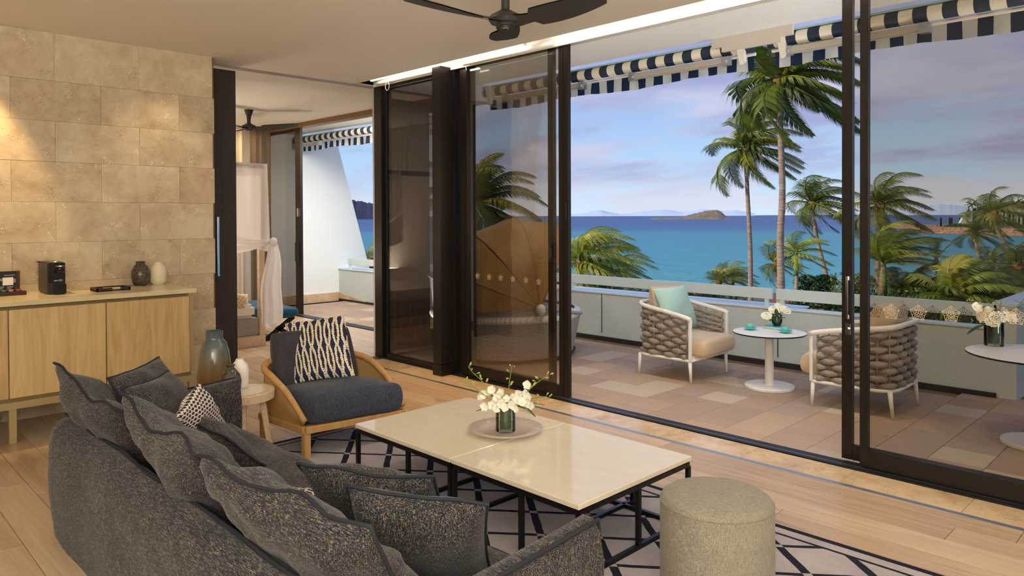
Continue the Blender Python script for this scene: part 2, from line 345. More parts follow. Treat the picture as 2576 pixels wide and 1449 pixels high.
# rug: cut pile with a carved navy lattice
def rugf(t,b):
    x,y,z=t.sep(t.obj())[:3]; th=math.radians(39)
    jit=t.m('MULTIPLY',t.m('SUBTRACT',t.noise(t.obj(),9,2),.5),.012)
    def lat(sx,off,wd):
        s=t.m('ADD',t.m('ADD',t.m('MULTIPLY',x,sx),t.m('MULTIPLY',y,cos(th))),jit); f=t.m('PINGPONG',t.m('SUBTRACT',t.m('ADD',s,27.0),off),.135)
        return t.m('LESS_THAN',f,wd)
    l1=lat(-sin(th),3.485-.27*11,.013); l2=lat(sin(th),-.603+.27*4,.019)
    both=t.m('MULTIPLY',l1,l2); ln=t.m('SUBTRACT',t.m('MAXIMUM',l1,l2),both)
    inner=t.m('MULTIPLY',t.m('LESS_THAN',y,3.36),t.m('GREATER_THAN',x,-4.56)); ln=t.m('MULTIPLY',ln,inner)
    def band(c,a,bb): return t.m('MULTIPLY',t.m('GREATER_THAN',c,a),t.m('LESS_THAN',c,bb))
    e=t.m('MAXIMUM',band(y,3.435,3.475),band(y,3.36,3.378)); e2=t.m('MAXIMUM',band(x,-4.66,-4.62),band(x,-4.575,-4.56))
    ln=t.m('MAXIMUM',ln,t.m('MAXIMUM',e,e2))
    p=t.noise(t.obj(),170,3,.7); sh=t.noise(t.obj(),4,3)
    base=t.ramp(t.m('ADD',t.m('MULTIPLY',p,.5),t.m('MULTIPLY',sh,.5)),[(.3,srgb(150,144,148)),(.7,srgb(188,180,180))])
    dark=t.ramp(p,[(.3,srgb(26,26,38)),(.8,srgb(52,50,66))]); t.link(t.mix(ln,base,dark),b.inputs['Base Color'])
    h=t.m('SUBTRACT',t.m('MULTIPLY',p,.3),ln); t.link(t.bump(h,.6,.008),b.inputs['Normal']); b.inputs['Roughness'].default_value=.95; b.inputs['Specular IOR Level'].default_value=.1
M_rug=mat('lattice rug pile',fn=rugf)
def chainf(t,b):      # navy crosses linked by bars on cream
    u,v,_=t.sep(t.uv())[:3]; X=t.m('MULTIPLY',u,27.0); Yv=t.m('MULTIPLY',v,46.0); Xs=t.m('ADD',X,t.m('MULTIPLY',Yv,.28)); row=t.m('FLOOR',Yv)
    Xs=t.m('ADD',Xs,t.m('MULTIPLY',t.m('MODULO',row,2.0),.5)); fx=t.m('ABSOLUTE',t.m('SUBTRACT',t.m('FRACT',t.m('ADD',Xs,50.0)),.5)); fy=t.m('ABSOLUTE',t.m('SUBTRACT',t.m('FRACT',t.m('ADD',Yv,50.0)),.5))
    a1=t.m('MULTIPLY',t.m('LESS_THAN',fx,.40),t.m('LESS_THAN',fy,.24)); a2=t.m('MULTIPLY',t.m('LESS_THAN',fx,.13),t.m('LESS_THAN',fy,.46))
    t.link(t.mix(t.m('MAXIMUM',a1,a2),srgb(228,210,186),srgb(24,38,66)),b.inputs['Base Color']); b.inputs['Roughness'].default_value=.9
M_chain=mat('navy and cream chain print',fn=chainf)
def ikatf(t,b):
    u,v,_=t.sep(t.uv())[:3]; nz=t.noise(t.mapping(t.uv(),(26,34,1)),1,3,.6); j=t.m('MULTIPLY',t.m('SUBTRACT',nz,.5),.34)
    X=t.m('MULTIPLY',u,17.0); Yv=t.m('MULTIPLY',v,5.0); fx=t.m('ABSOLUTE',t.m('SUBTRACT',t.m('FRACT',t.m('ADD',X,50.0)),.5))
    fy=t.m('ABSOLUTE',t.m('SINE',t.m('MULTIPLY',Yv,PI))); wd=t.m('ADD',t.m('MULTIPLY',t.m('POWER',fy,.6),.26),.03); dd=t.m('ADD',t.m('SUBTRACT',fx,wd),j)
    line=t.m('LESS_THAN',t.m('ABSOLUTE',dd),.125); ins=t.m('LESS_THAN',dd,0.0)
    dots=t.m('MULTIPLY',t.m('LESS_THAN',t.m('ABSOLUTE',t.m('ADD',dd,.04)),.035),t.m('LESS_THAN',t.m('ABSOLUTE',t.m('SUBTRACT',t.m('FRACT',t.m('MULTIPLY',v,60.0)),.5)),.16))
    c=t.mix(ins,srgb(28,40,74),srgb(40,32,48)); c=t.mix(line,c,srgb(232,218,190)); c=t.mix(dots,c,srgb(34,34,50)); t.link(c,b.inputs['Base Color']); b.inputs['Roughness'].default_value=.9
M_ikat=mat('navy ikat print',fn=ikatf)
def trellisf(t,b):
    u,v,_=t.sep(t.uv())[:3]; a1=t.m('PINGPONG',t.m('ADD',u,v),.03); a2=t.m('PINGPONG',t.m('ADD',t.m('SUBTRACT',u,v),9.0),.03)
    t.link(t.mix(t.m('MAXIMUM',t.m('LESS_THAN',a1,.0028),t.m('LESS_THAN',a2,.0028)),srgb(218,196,150),srgb(92,104,96)),b.inputs['Base Color']); b.inputs['Roughness'].default_value=.9
M_trellis=mat('gold trellis print',fn=trellisf)
def canef(t,b):
    o=t.obj(); x,y,z=t.sep(o)[:3]; s=t.m('ADD',x,y); a1=t.m('PINGPONG',t.m('MULTIPLY',t.m('ADD',s,z),70.0),.5); a2=t.m('PINGPONG',t.m('MULTIPLY',t.m('ADD',t.m('SUBTRACT',s,z),9.0),70.0),.5)
    f=t.m('MULTIPLY',t.m('MULTIPLY',a1,a2),4.0); t.link(t.ramp(f,[(.1,srgb(198,158,100)),(.6,srgb(172,130,74)),(.9,srgb(120,88,48))]),b.inputs['Base Color']); t.link(t.bump(f,.4,.003),b.inputs['Normal']); b.inputs['Roughness'].default_value=.55
M_cane=mat('woven cane',fn=canef)
def ombref(t,b):
    z=t.sep(t.obj())[2]; c=t.ramp(t.m('DIVIDE',z,.75),[(.3,srgb(96,62,20)),(.56,srgb(118,86,42)),(.74,srgb(112,106,84)),(.88,srgb(88,100,102)),(1,srgb(78,92,98))]); t.link(c,b.inputs['Base Color']); b.inputs['Roughness'].default_value=.18
M_ombre=mat('amber to smoke glass',fn=ombref,coat=.6)
M_speck=mat('mottled dark glass',fn=basecol(srgb(40,36,32),srgb(104,94,80),60,det=5),rough=.15); M_speck.node_tree.nodes['Principled BSDF'].inputs['Roughness'].default_value=.14
M_cream=mat('cream ceramic',fn=basecol(srgb(214,200,166),srgb(236,226,198),160,bump=.8,det=2),rough=.5)
M_whitec=mat('white ceramic',srgb(240,232,222),.4)
M_mach=mat('brown black plastic',srgb(44,36,30),.35); M_mblk=mat('gloss black plastic',srgb(16,16,17),.15)
M_trayw=mat('dark wenge',srgb(46,30,24),.4); M_cig=mat('pale wood sticks',srgb(222,196,152),.6)
M_turq=mat('turquoise glaze',srgb(104,200,190),.15); M_coffee=mat('milky coffee',srgb(206,176,148),.4)
M_book=mat('turquoise book cover',srgb(70,186,204),.4); M_page=mat('page edges',srgb(222,206,188),.8)
M_textw=mat('white lettering',srgb(210,210,212),.5); M_decal=mat('frosted star decal',srgb(226,206,170),.6); M_starrefl=mat('grey star reflection',srgb(74,66,56),.6)
M_led=mat('warm light tube',srgb(255,236,200),.5,emit=(1,.90,.76,1),es=11.0); M_cove=mat('white cove',srgb(240,236,226),.6)
M_photo=mat('printed board',srgb(20,18,18),.35); M_red=mat('red foil',srgb(176,60,44),.35,.3); M_grn=mat('green foil',srgb(92,112,88),.35,.3); M_pink=mat('pink foil',srgb(190,120,108),.35,.3)
M_plate=mat('smoky glass platter',srgb(226,208,194),.08,alpha=.5)
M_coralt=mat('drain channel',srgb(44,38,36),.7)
# ------------------------------------------------------------ the room
CZ=3.0; YG=4.62; XW=-6.62
flo=MB().box(-12.2,2.6,-2.6,4.30,-.06,-.014).box(-12.2,-6.80,4.30,5.60,-.06,-.014).box(-6.80,2.6,4.30,4.57,-.06,-.014)
floor=struct('floor',flo,M_grout)
pl_meshes={}
def plank(x0,x1,y0,y1,z=0.0):
    L=round(x1-x0,2); w_=round(y1-y0,3); key=(L,w_)
    if key not in pl_meshes:
        pl_meshes[key]=MB().box(0.0012,L-.0012,.0012,w_-.0012,-.014,0).mesh('plank',M_oakf,bevel=.0012,seg=1)
    inst(pl_meshes[key],'plank',floor,Matrix.Translation((x0,y0,z)))
row=0; y=4.28; PWD=.195
while y>-1.2:
    x=-1.067-.65*((row*3)%4)+ (0 if row%2 else .3)
    x=x-2.0*5
    while x<1.4:
        x0=max(x,XW if y<=2.8 else -11.4); x1=min(x+2.0,1.6)
        if x1-x0>.15 and not (y<2.3 and x1<-6.6): plank(x0,x1,y-PWD,y)
        x+=2.0
    y-=PWD; row+=1
row=0; y=4.28
while y<5.5:
    x=-11.6+.5*(row%3)
    while x<-6.95:
        plank(max(x,-11.4),min(x+1.9,-6.8),y,min(y+PWD,5.58)); x+=1.9
    y+=PWD; row+=1
stripo=struct('trim_1',MB().box(-6.85,1.6,4.262,4.30,-.012,.0015),M_alu)
k=0; x=-1.048-.62*10
tvm=MB().box(.0012,.6188,.0012,.2688,-.014,0).mesh('floor_tile',M_travf,bevel=.0012,seg=1)
while x<1.5:
    if x>-6.8: inst(tvm,'stone_tile',floor,Matrix.Translation((x,4.301,0)))
    x+=.62
# ceilings
struct('ceiling',MB().box(-12.2,2.6,-2.6,4.40,CZ,CZ+.2).box(-12.2,-6.80,4.40,5.62,CZ,CZ+.2),M_ceil)
struct('ceiling_terrace',MB().box(-6.80,2.6,4.745,5.42,CZ-.005,CZ+.2).box(-12.2,-6.80,5.66,6.42,CZ-.005,CZ+.2),M_soff)
struct('sun_block_slab',MB().box(-13,9,-3,6.0,CZ+.2,CZ+.75),M_white)  # unseen mass above the ceilings, added and sized to keep sun off the terrace
# light slot beside the glass with its tubes
cove=struct('trim_2',MB().box(-6.80,2.6,4.40,4.41,CZ,CZ+.16).box(-6.80,2.6,4.41,4.64,CZ+.14,CZ+.16).box(-6.80,2.6,4.58,4.60,CZ-.03,CZ+.16).box(-6.80,2.6,4.60,4.76,CZ+.12,CZ+.2).box(-6.82,-6.80,4.40,4.66,CZ,CZ+.16),M_cove)
def tube_light(x0,x1,y,z,label):
    t=thing('tube_light',label,'light',((x0+x1)/2,y,z))
    MB().tube([(x0,y,z),(x1,y,z)],.016,12).build('tube',M_led,t,smooth=False)
    MB().box(x0,x1,y-.02,y+.02,z+.016,z+.035).box(x0-.006,x0,y-.018,y+.018,z-.018,z+.03).box(x1,x1+.006,y-.018,y+.018,z-.018,z+.03).build('housing',M_wht,t)
tube_light(-6.62,-4.33,4.44,CZ+.012,'glowing white tube light at the far end of the ceiling slot')
tube_light(-4.12,1.9,4.46,CZ+.05,'long bright tube light filling the near ceiling slot')
t=thing('roller_blind','rolled white blind hanging below the ceiling slot beside the dark column','blind',(-4.7,4.52,CZ))
MB().tube([(-5.22,4.53,CZ-.012),(-4.1,4.53,CZ-.012)],.022,12).build('roll',M_wht,t,smooth=True)
MB().tube([(-5.2+.06*sin(a_*.4)*.3,4.53,CZ-.03-.05*sin(a_/8*PI)) for a_ in range(9)],.0025,5).build('pull_cord',M_wht,t)
t=thing('roller_blind','short rolled white blind at the slot above the narrow glass pane','blind',(-6.1,4.52,CZ))
MB().tube([(-6.66,4.53,CZ-.012),(-5.66,4.53,CZ-.012)],.02,12).build('roll',M_wht,t,smooth=True)
MB().tube([(-6.42+.035*cos(a_/12*2*PI),4.5,CZ-.075+.045*sin(a_/12*2*PI)) for a_ in range(13)],.003,5).build('pull_cord',M_wht,t)
# travertine wall
wl=struct('wall_left',MB().box(XW-.25,XW-.012,-2.6,2.745,0,CZ),M_grout)
zs=[3.0,2.623,2.307,1.989,1.673,1.355,1.039,.722,.405,.088,0]
for i in range(10):
    z1,z0=zs[i],zs[i+1]; y=(1.487 if i%2==0 else 1.194)-.6216*5
    while y<2.74:
        y0,y1=max(y,-1.2),min(y+.6216,2.745)
        if y1-y0>.05:
            dx=random.uniform(0,.0025)
            MB().box(XW-.012,XW-.0025+dx,y0+.0006,y1-.0006,z0+.0006,z1-.0006).build('stone_block',M_trav,wl,bevel=.001,seg=1)
        y+=.6216
struct('wall_back',MB().box(-12.2,2.6,-2.8,-2.6,0,CZ),M_ceil); struct('wall_right',MB().box(2.6,2.8,-2.8,4.7,0,CZ),M_ceil)
struct('wall_bedroom',MB().box(-12.2,-11.95,-2.6,5.66,0,CZ).box(-12.0,XW-.25,2.0,2.2,0,CZ),M_ceil)
struct('trim_3',MB().box(-7.02,-6.90,2.7,5.6,CZ-.004,CZ+.01),mat('grey track',srgb(150,140,130),.5,.3))
t=thing('sliding_door','dark stained tall sliding door at the end of the stone wall','door',(-6.95,2.95,0))
MB().box(-6.975,-6.93,2.3,3.084,.008,2.965).build('panel',M_dkwood,t,bevel=.002)
MB().box(-6.93,-6.905,2.885,2.905,.99,1.55).box(-6.93,-6.90,2.885,2.905,.985,1.0).build('pull_handle',M_chrome,t,bevel=.002)
# glazing
def door_leaf(name,x0,x1,y,sw,label=None,z1=3.085,bot=.11,handles=None,sw1=None):
    o=bpy.data.objects.new(name,None); COL.objects.link(o); o.location=((x0+x1)/2,y,0); WM[o.name]=Matrix.Translation(o.location); tag(o,label,None,None,'structure')
    sw1=sw1 or sw
    MB().box(x0,x0+sw,y-.022,y+.022,.02,z1).build('stile',M_bronze,o,bevel=.002); MB().box(x1-sw1,x1,y-.022,y+.022,.02,z1).build('stile',M_bronze,o,bevel=.002)
    MB().box(x0+sw,x1-sw1,y-.022,y+.022,.02,bot).build('bottom_rail',M_bronze,o,bevel=.002); MB().box(x0+sw,x1-sw1,y-.022,y+.022,z1-.06,z1).build('top_rail',M_bronze,o,bevel=.002)
    MB().box(x0+sw,x1-sw1,y-.004,y+.004,bot-.005,z1-.05).build('pane',M_tint,o)
    return o
YD=4.665
d1=door_leaf('door_1',-5.42,-4.222,YD+.03,.155,sw1=.062)
d1b=door_leaf('door_2',-5.38,-4.004,YD-.03,.10,sw1=.102)
# door_2 is a stack of narrow leaves pushed open: replace its glass slot by seals
MB().box(-4.065,-4.055,YD-.056,YD-.052,.03,2.97).build('seal',M_black,d1b)
d3=door_leaf('door_3',-1.80,1.0,YD+.045,.062,sw1=.08)
d4=door_leaf('door_4',-1.668,2.2,YD-.02,.046,bot=.12,sw1=.08)
hn=MB().box(-1.768,-1.748,YD+.006,YD+.024,1.14,1.165).box(-1.768,-1.748,YD+.006,YD+.024,.90,.925).box(-1.768,-1.752,YD-.004,YD+.010,.90,1.165).build('pull_handle',M_chrome,d3,bevel=.002)
MB().box(-1.775,-1.742,YD+.012,YD+.024,.80,.87).build('lock_plate',M_chrome,d3,bevel=.002); MB().tube([(-1.758,YD+.016,.838),(-1.758,YD-.004,.838)],.009,12).build('lock_cylinder',M_chrome,d3)
MB().box(-1.77,-1.748,YD+.008,YD+.024,1.52,1.69).build('latch',M_black,d3,bevel=.003)
MB().box(-4.03,-4.012,YD-.075,YD-.05,1.52,1.66).build('latch',M_black,d1b,bevel=.003)
w1=bpy.data.objects.new('window_1',None); COL.objects.link(w1); w1.location=(-6.1,4.62,0); WM[w1.name]=Matrix.Translation(w1.location); tag(w1,kind='structure')
MB().box(-6.80,-6.66,4.585,4.70,0,2.99).build('post',M_bronze,w1,bevel=.003); MB().box(-6.66,-6.60,4.62,4.68,0,2.99).build('stile',M_black,w1)
MB().box(-6.60,-5.60,4.60,4.66,0,.05).build('sill',M_black,w1); MB().box(-6.60,-5.60,4.60,4.66,2.93,2.99).build('top_rail',M_bronze,w1)
MB().box(-6.60,-5.60,4.626,4.634,.05,2.93).build('pane',M_tintd,w1)
col=bpy.data.objects.new('trim_4',None); COL.objects.link(col); col.location=(-5.54,4.5,0); WM[col.name]=Matrix.Translation(col.location); tag(col,kind='structure')
MB().box(-5.605,-5.478,4.452,4.72,.115,2.995).build('column_casing',M_bronze,col,bevel=.002); MB().box(-5.609,-5.474,4.448,4.72,0,.11).build('column_base',M_bronze,col,bevel=.002)
MB().box(-5.474,-5.455,4.60,4.70,0,2.99).box(-5.455,-5.445,4.60,4.64,0,2.99).build('jamb_track',M_black,col)
sill=struct('trim_5',MB().box(-5.60,2.5,4.575,4.61,-.01,.008).box(-5.6,2.5,4.63,4.70,-.01,.004),M_black)
MB().box(-5.42,2.5,4.612,4.628,-.01,.006).build('grille_channel',mat('blue grey grille',srgb(110,120,134),.35,.6),sill)
# return pane between living and bedroom
w2=bpy.data.objects.new('window_2',None); COL.objects.link(w2); w2.location=(-6.95,5.1,0); WM[w2.name]=Matrix.Translation(w2.location); tag(w2,kind='structure')
MB().box(-6.99,-6.93,4.70,5.62,0,.06).build('sill',M_black,w2); MB().box(-6.99,-6.93,4.70,5.62,2.80,2.9).build('top_rail',M_bronze,w2); MB().box(-7.0,-6.92,5.56,5.66,0,2.99).build('post',M_bronze,w2)
MB().box(-6.965,-6.957,4.70,5.56,.06,2.80).build('pane',M_tint,w2)
def curtain(name,label,p0,p1,z0,z1,amp,folds,material,group=None,cat='curtain',seed=0,taper=None):
    p0=Vc((*p0,0));p1=Vc((*p1,0));d=(p1-p0);L=d.length;n=Vc((-d.y,d.x,0)).normalized(); rr=random.Random(seed); ph=[rr.uniform(.7,1.3) for _ in range(folds*2+2)]
    def fn(u,v):
        a=amp*sin(u*folds*2*PI+.8*sin(u*9+seed))*ph[int(u*folds*2)]*(.75+.25*v)
        p=p0+d*u+n*a; return (p.x,p.y,z1+(z0-z1)*v)
    o=MB().grid(fn,folds*8,6).build(name,material,smooth=True); return tag(o,label,cat,group)
curtain('sheer_curtain','gathered taupe curtain behind the narrow fixed pane beside the dark column',(-7.05,4.84),(-7.05,5.54),.02,2.86,.03,9,M_drape,seed=2)
curtain('sheer_curtain','edge of a pale curtain hanging beside the dark post facing the bedroom',(-6.93,4.86),(-6.86,4.60),.02,2.98,.012,2,M_voile,seed=5)
# ------------------------------------------------------------ terrace
ter=tag(MB().box(-12.2,3.0,4.70,7.22,-.09,-.018).box(-1.5,3.0,7.22,9.5,-.09,-.018).box(-12.2,-6.8,5.66,7.3,-.09,-.018).build('terrace_floor',M_grout),kind='structure')
stm=MB().box(.0015,.3085,.0015,.3055,-.016,0).mesh('paver',M_sand,bevel=.0015,seg=1)
def pav(ix,iy):
    inst(stm,'paver',ter,Matrix.Translation((-3.919+.31*ix,4.857+.307*iy,-.002)))
cnt=0
for ix in range(-9,11):
    for iy in range(0,8):
        if iy==7 and ix>6 or iy<7: pav(ix,iy); cnt+=1
    x0=-3.919+.31*ix
for ix in range(-25,-13):
    for iy in range(3,8): pav(ix,iy); cnt+=1
half=MB().box(.0015,.3085,.0015,.1505,-.016,0).mesh('paver',M_sand,bevel=.0015,seg=1)
for ix in range(-9,12): inst(half,'paver',ter,Matrix.Translation((-3.919+.31*ix,4.703,-.002)))
par=struct('parapet',MB().box(-12.0,-1.52,7.235,7.42,-.2,.57),M_parap)
par.name='wall_parapet'
MB().box(-12.0,-3.25,7.22,7.60,.57,.59).box(-3.25,-1.50,7.22,7.36,.57,.59).build('coping',M_rail,par,bevel=.002)
px_=-11.8
for xj in (-5.72,-4.5,-3.42,-2.2): MB().box(xj-.004,xj+.004,7.230,7.236,.08,.568).build('joint',M_coralt,par)
MB().box(-12,-1.5,7.20,7.236,-.015,.035).build('drain_line',M_coralt,par)  # dark drain along the foot of the parapet
MB().box(-1.52,-1.36,7.235,10.4,-.2,.78).build('side_wall',M_parap,par); MB().box(-1.535,-1.34,7.24,10.4,.78,.80).build('side_coping',M_rail,par)
def rail(x0,x1,label):
    t=thing('balustrade_rail',label,'rail',((x0+x1)/2,7.25,.59),group=None)
    MB().box(x0,x1,7.235,7.275,.672,.785).build('board',M_rail,t,bevel=.003)
    n=max(2,int((x1-x0)/1.25)+1)
    for i in range(n):
        x=x0+.06+(x1-x0-.12)*i/(n-1); MB().box(x-.018,x+.018,7.24,7.27,.588,.674).build('post',M_rail,t)
rail(-11.6,-3.49,'long painted rail board on posts above the parapet, left of the gap'); rail(-3.44,-1.50,'shorter painted rail board above the parapet, right of the gap')
# white fin wall at the bedroom terrace
struct('wall_fin',MB().prism([(-11.9,5.66,-.1),(-11.9,8.6,-.1),(-11.9,8.02,.15),(-11.9,7.17,3.07),(-11.9,7.0,3.6),(-11.9,5.66,3.6)],(-.3,0,0)),M_white)
sk=struct('baseboard_terrace',MB().box(-11.9,-11.86,5.7,7.22,-.01,.15).prism([(-11.9,7.225,0),(-10.7,7.225,0),(-11.9,7.225,.15)],(0,-.02,0)),M_travf)
# bedroom front glazing
d5=door_leaf('door_5',-11.62,-10.42,5.68,.10,z1=2.95,sw1=.16)
[o_ for o_ in d5.children if o_.name.startswith('pane')][0].data.materials[0]=M_tintd
MB().box(-10.50,-10.44,5.60,5.63,.85,1.15).build('pull_handle',M_black,d5,bevel=.004)
MB().box(-10.50,-10.46,5.64,5.655,1.55,1.68).build('latch',M_chrome,d5)
struct('trim_6',MB().box(-11.95,-6.9,5.60,5.74,2.93,3.0),mat('bronze head',srgb(122,92,58),.4,.4)); struct('trim_7',MB().box(-11.95,-6.9,5.60,5.74,-.012,.006),M_black)
# ------------------------------------------------------------ awnings
def awning(x0,x1,y,z,label,armx):
    t=thing('awning',label,'awning',((x0+x1)/2,y,z))
    o=MB().tube([(x0+(x1-x0)*i/2,y,z) for i in range(3)],.052,20).build('canvas_roll',M_awn,t); smooth_angle(o)
    MB().box(x0-.01,x1+.01,y-.03,y+.05,z+.052,z+.066).build('mount_rail',mat('pale blue edge',srgb(176,206,212),.5),t)
    MB().tube([(x0,y+.05,z-.062),(x1,y+.05,z-.062)],.014,8).build('front_bar',M_wht,t)
    def fn(u,v):
        X=x0+.02+(x1-x0-.04)*u; a=.012*sin(X*17)+.008*sin(X*41+1)
        return (X,y+.065+a*v,z-.06-.125*v-.012*sin(X*4.3)*v)
    MB().grid(fn,int((x1-x0)*45),4).build('valance',M_val,t,smooth=True)
    for a,b in armx:
        MB().box(a,b,y-.045,y-.0,z-.125,z-.068).build('folding_arm',mat('grey arm',srgb(190,184,174),.45,.2),t,bevel=.01)
        s=1 if a<b else -1
        for e in (a,b):
            MB().box(e-.035,e+.035,y-.05,y+.01,z-.135,z-.062).tube([(e,y-.058,z-.1),(e,y+.012,z-.1)],.022,10).build('arm_joint',M_alu,t,bevel=.004)
    for e in (x0+.1,x1-.1): MB().prism([(e-.03,y-.06,z+.06),(e+.05,y-.06,z+.06),(e+.06,y-.06,z-.13),(e+.02,y-.06,z-.15)],(0,.035,0)).build('bracket',M_wht,t)
    return t
awning(-5.97,-2.80,5.48,2.905,'navy and cream striped awning rolled above the open terrace doors',[(-5.6,-4.55),(-3.95,-3.02)])
awning(-2.66,1.8,5.48,2.905,'navy and cream striped awning rolled above the right hand terrace',[(-2.5,-1.55),(0,1)])
awning(-11.85,-7.2,6.35,2.88,'navy and cream striped awning rolled above the bedroom terrace',[(-11.7,-11.0),(-8.4,-7.5)])
t=thing('junction_cover','stepped pale cover box on the soffit between the two awnings','box',(-2.78,5.42,2.99))
MB().prism([(-3.12,5.40,2.995),(-2.44,5.40,2.995),(-2.44,5.40,2.915),(-2.53,5.40,2.915),(-2.53,5.40,2.875),(-3.03,5.40,2.875),(-3.03,5.40,2.915),(-3.12,5.40,2.915)],(0,.03,0)).build('cover',mat('cover paint',srgb(206,200,190),.6),t)
# ------------------------------------------------------------ living room furniture
rug=tag(MB().box(-4.66,-.35,1.87,3.475,.0005,.014).build('area_rug',M_rug,bevel=.004),'large taupe rug with a carved navy diamond lattice and double border','rug')
def pillow(name,label,cs,th,material,pipe=None,cat='cushion',group=None,n=18,ear=.07,wr=.012,seed=0,uvs=1.0,parent=None,pr=.006,puff=.42,ff=1.0):
    c00,c10,c11,c01=[Vc(c) for c in cs]      # bottom left, bottom right, top right, top left as seen from the front
    wd=((c10-c00).length+(c11-c01).length)/2; ht=((c01-c00).length+(c11-c10).length)/2; N=((c10-c00).cross(c01-c00)).normalized()
    def pos(u,v,sd):
        uu=u*(1-ear*abs(u)*(1-v*v)); vv=v*(1-ear*abs(v)*(1-u*u)); a=(uu+1)/2; b=(vv+1)/2
        p=c00*(1-a)*(1-b)+c10*a*(1-b)+c11*a*b+c01*(1-a)*b; w_=max(0,(1-u*u)*(1-v*v))
        h=th/2*(w_**puff)
        h=h*(ff if sd>0 else 1); q=p*4+Vc((seed,seed*2,sd)); nz=noise.noise(q)*wr*2.2+noise.noise(q*3)*wr; fold=min(1,w_*6)
        sag=-.02*ht*(1-w_)*0
        eg=(1-fold)*(noise.noise(p*4+Vc((seed,0,0)))*2.0+noise.noise(p*8+Vc((0,seed,0)))*.6)*wr*.75
        return p+N*(sd*h+nz*fold+eg)+Vc((0,0,eg*.8))
    mb=MB(); uv=[]
    for sd in (1,-1):
        k=len(mb.v)
        for j in range(n+1):
            for i in range(n+1):
                u=-1+2*i/n; v=-1+2*j/n; u=sin(u*PI/2)*.35+u*.65; v=sin(v*PI/2)*.35+v*.65
                mb.v.append(tuple(pos(u,v,sd))); uv.append((u*wd/2*uvs,v*ht/2*uvs))
        for j in range(n):
            for i in range(n):
                a=k+j*(n+1)+i; q=(a,a+1,a+n+2,a+n+1); mb.f.append(q if sd>0 else q[::-1])
    if parent is None:
        ctr=(c00+c10)/2; t=thing(name,label,cat,(ctr.x,ctr.y,ctr.z),0,group) if pipe else None
        o=mb.build('cover' if pipe else name,material,t,smooth=True,uv=uv)
        if not pipe: tag(o,label,cat,group)
    else: t=parent; o=mb.build(name,material,parent,smooth=True,uv=uv)
    if pipe:
        e=[]; m_=14
        for i in range(m_): e.append(pos(-1+2*i/m_,-1,0))
        for i in range(m_): e.append(pos(1,-1+2*i/m_,0))
        for i in range(m_): e.append(pos(1-2*i/m_,1,0))
        for i in range(m_): e.append(pos(-1,1-2*i/m_,0))
        MB().tube(e,pr,7,closed=True).build('piping',pipe,o,smooth=True)
    return t or o
# sofa
sf=thing('sofa','long charcoal tweed sofa with navy piping seen from behind','sofa',(-2.8,1.35,0))
def softbox(x0,x1,y0,y1,z0,z1,r,name,material,parent,seg=4,lift=0,sub=None,top=None):
    nx=max(2,int((x1-x0)/.12)); mb=MB(); mb.box(x0,x1,y0,y1,z0,z1); o=mb.build(name,material,parent,bevel=r,seg=seg); smooth_angle(o,50); return o
bk=MB()
def backprof(v):      # profile of the sofa back (y,z) outer foot -> top -> inner
    P=[(.895,0),(.88,.12),(.872,.3),(.875,.44),(.892,.52),(.925,.56),(.965,.568),(1.0,.548),(1.03,.5),(1.05,.4),(1.05,.2)]
    i=v*(len(P)-1); a=int(min(i,len(P)-2)); f=i-a; return P[a][0]*(1-f)+P[a+1][0]*f,P[a][1]*(1-f)+P[a+1][1]*f
def backf(u,v):
    y,z=backprof(v); X=-4.15+u*2.70; e=min(u,1-u)*2.70; k=max(0,1-e/.07); y=y+(.965-y)*k*k*.5; z=z*(1-.05*k*k)
    X+= .02*(1-k)*0; n_=noise.noise(Vc((X*3,z*5,1)))*.012; return (X,y+n_,z+noise.noise(Vc((X*6,3,0)))*.006)
bk.grid(backf,40,20); k0=len(bk.v)
for uu in (0,1):
    pts=[backf(uu,i/20) for i in range(21)]; bk.poly(pts)
bk.build('back',M_sofa,sf,smooth=True)
MB().tube([ (X,.968+.006*sin(X*7),.572+.004*sin(X*11)) for X in [-4.13+2.66*i/40 for i in range(41)]],.008,8).build('piping',M_pipe,sf,smooth=True)
def arm(xa,xb,y0,y1,zf,zr,side):
    def fn(u,v):    # v runs around the arm section
        Y=y0+(y1-y0)*u; H=zr+(zf-zr)*u**1.5
        P=[(xa,.0),(xa,.35*H),(xa-.004,.8*H),(xa+.012,.95*H),(xa+.04,H),(xb-.04,H),(xb-.012,.95*H),(xb+.004,.8*H),(xb,.35*H),(xb,.0)]
        i=v*9; a=int(min(i,8)); f=i-a; x=P[a][0]*(1-f)+P[a+1][0]*f; z=P[a][1]*(1-f)+P[a+1][1]*f
        return (x+noise.noise(Vc((Y*6,z*6,xa)))*.008,Y,z)
    mb=MB(); mb.grid(fn,12,18)
    mb.poly([fn(1,i/18) for i in range(19)]); mb.poly([fn(0,i/18) for i in range(19)])
    mb.build('arm',M_sofa,sf,smooth=True)
    xe=xb-.02 if side>0 else xa+.02; xi=xa+.02 if side>0 else xb-.02
    MB().tube([ (xi,fn(i/12,.5)[1],zr+(zf-zr)*(i/12)**1.5) for i in range(13)]+[(xi,y1+.004,zf*.93)],.007,8).build('piping',M_pipe,sf,smooth=True)
arm(-4.20,-4.075,.97,1.835,.605,.56,1); arm(-1.52,-1.40,.93,1.775,.605,.56,-1)
MB().box(-4.07,-1.53,1.03,1.80,.03,.20).build('base',M_sofa,sf,bevel=.01)
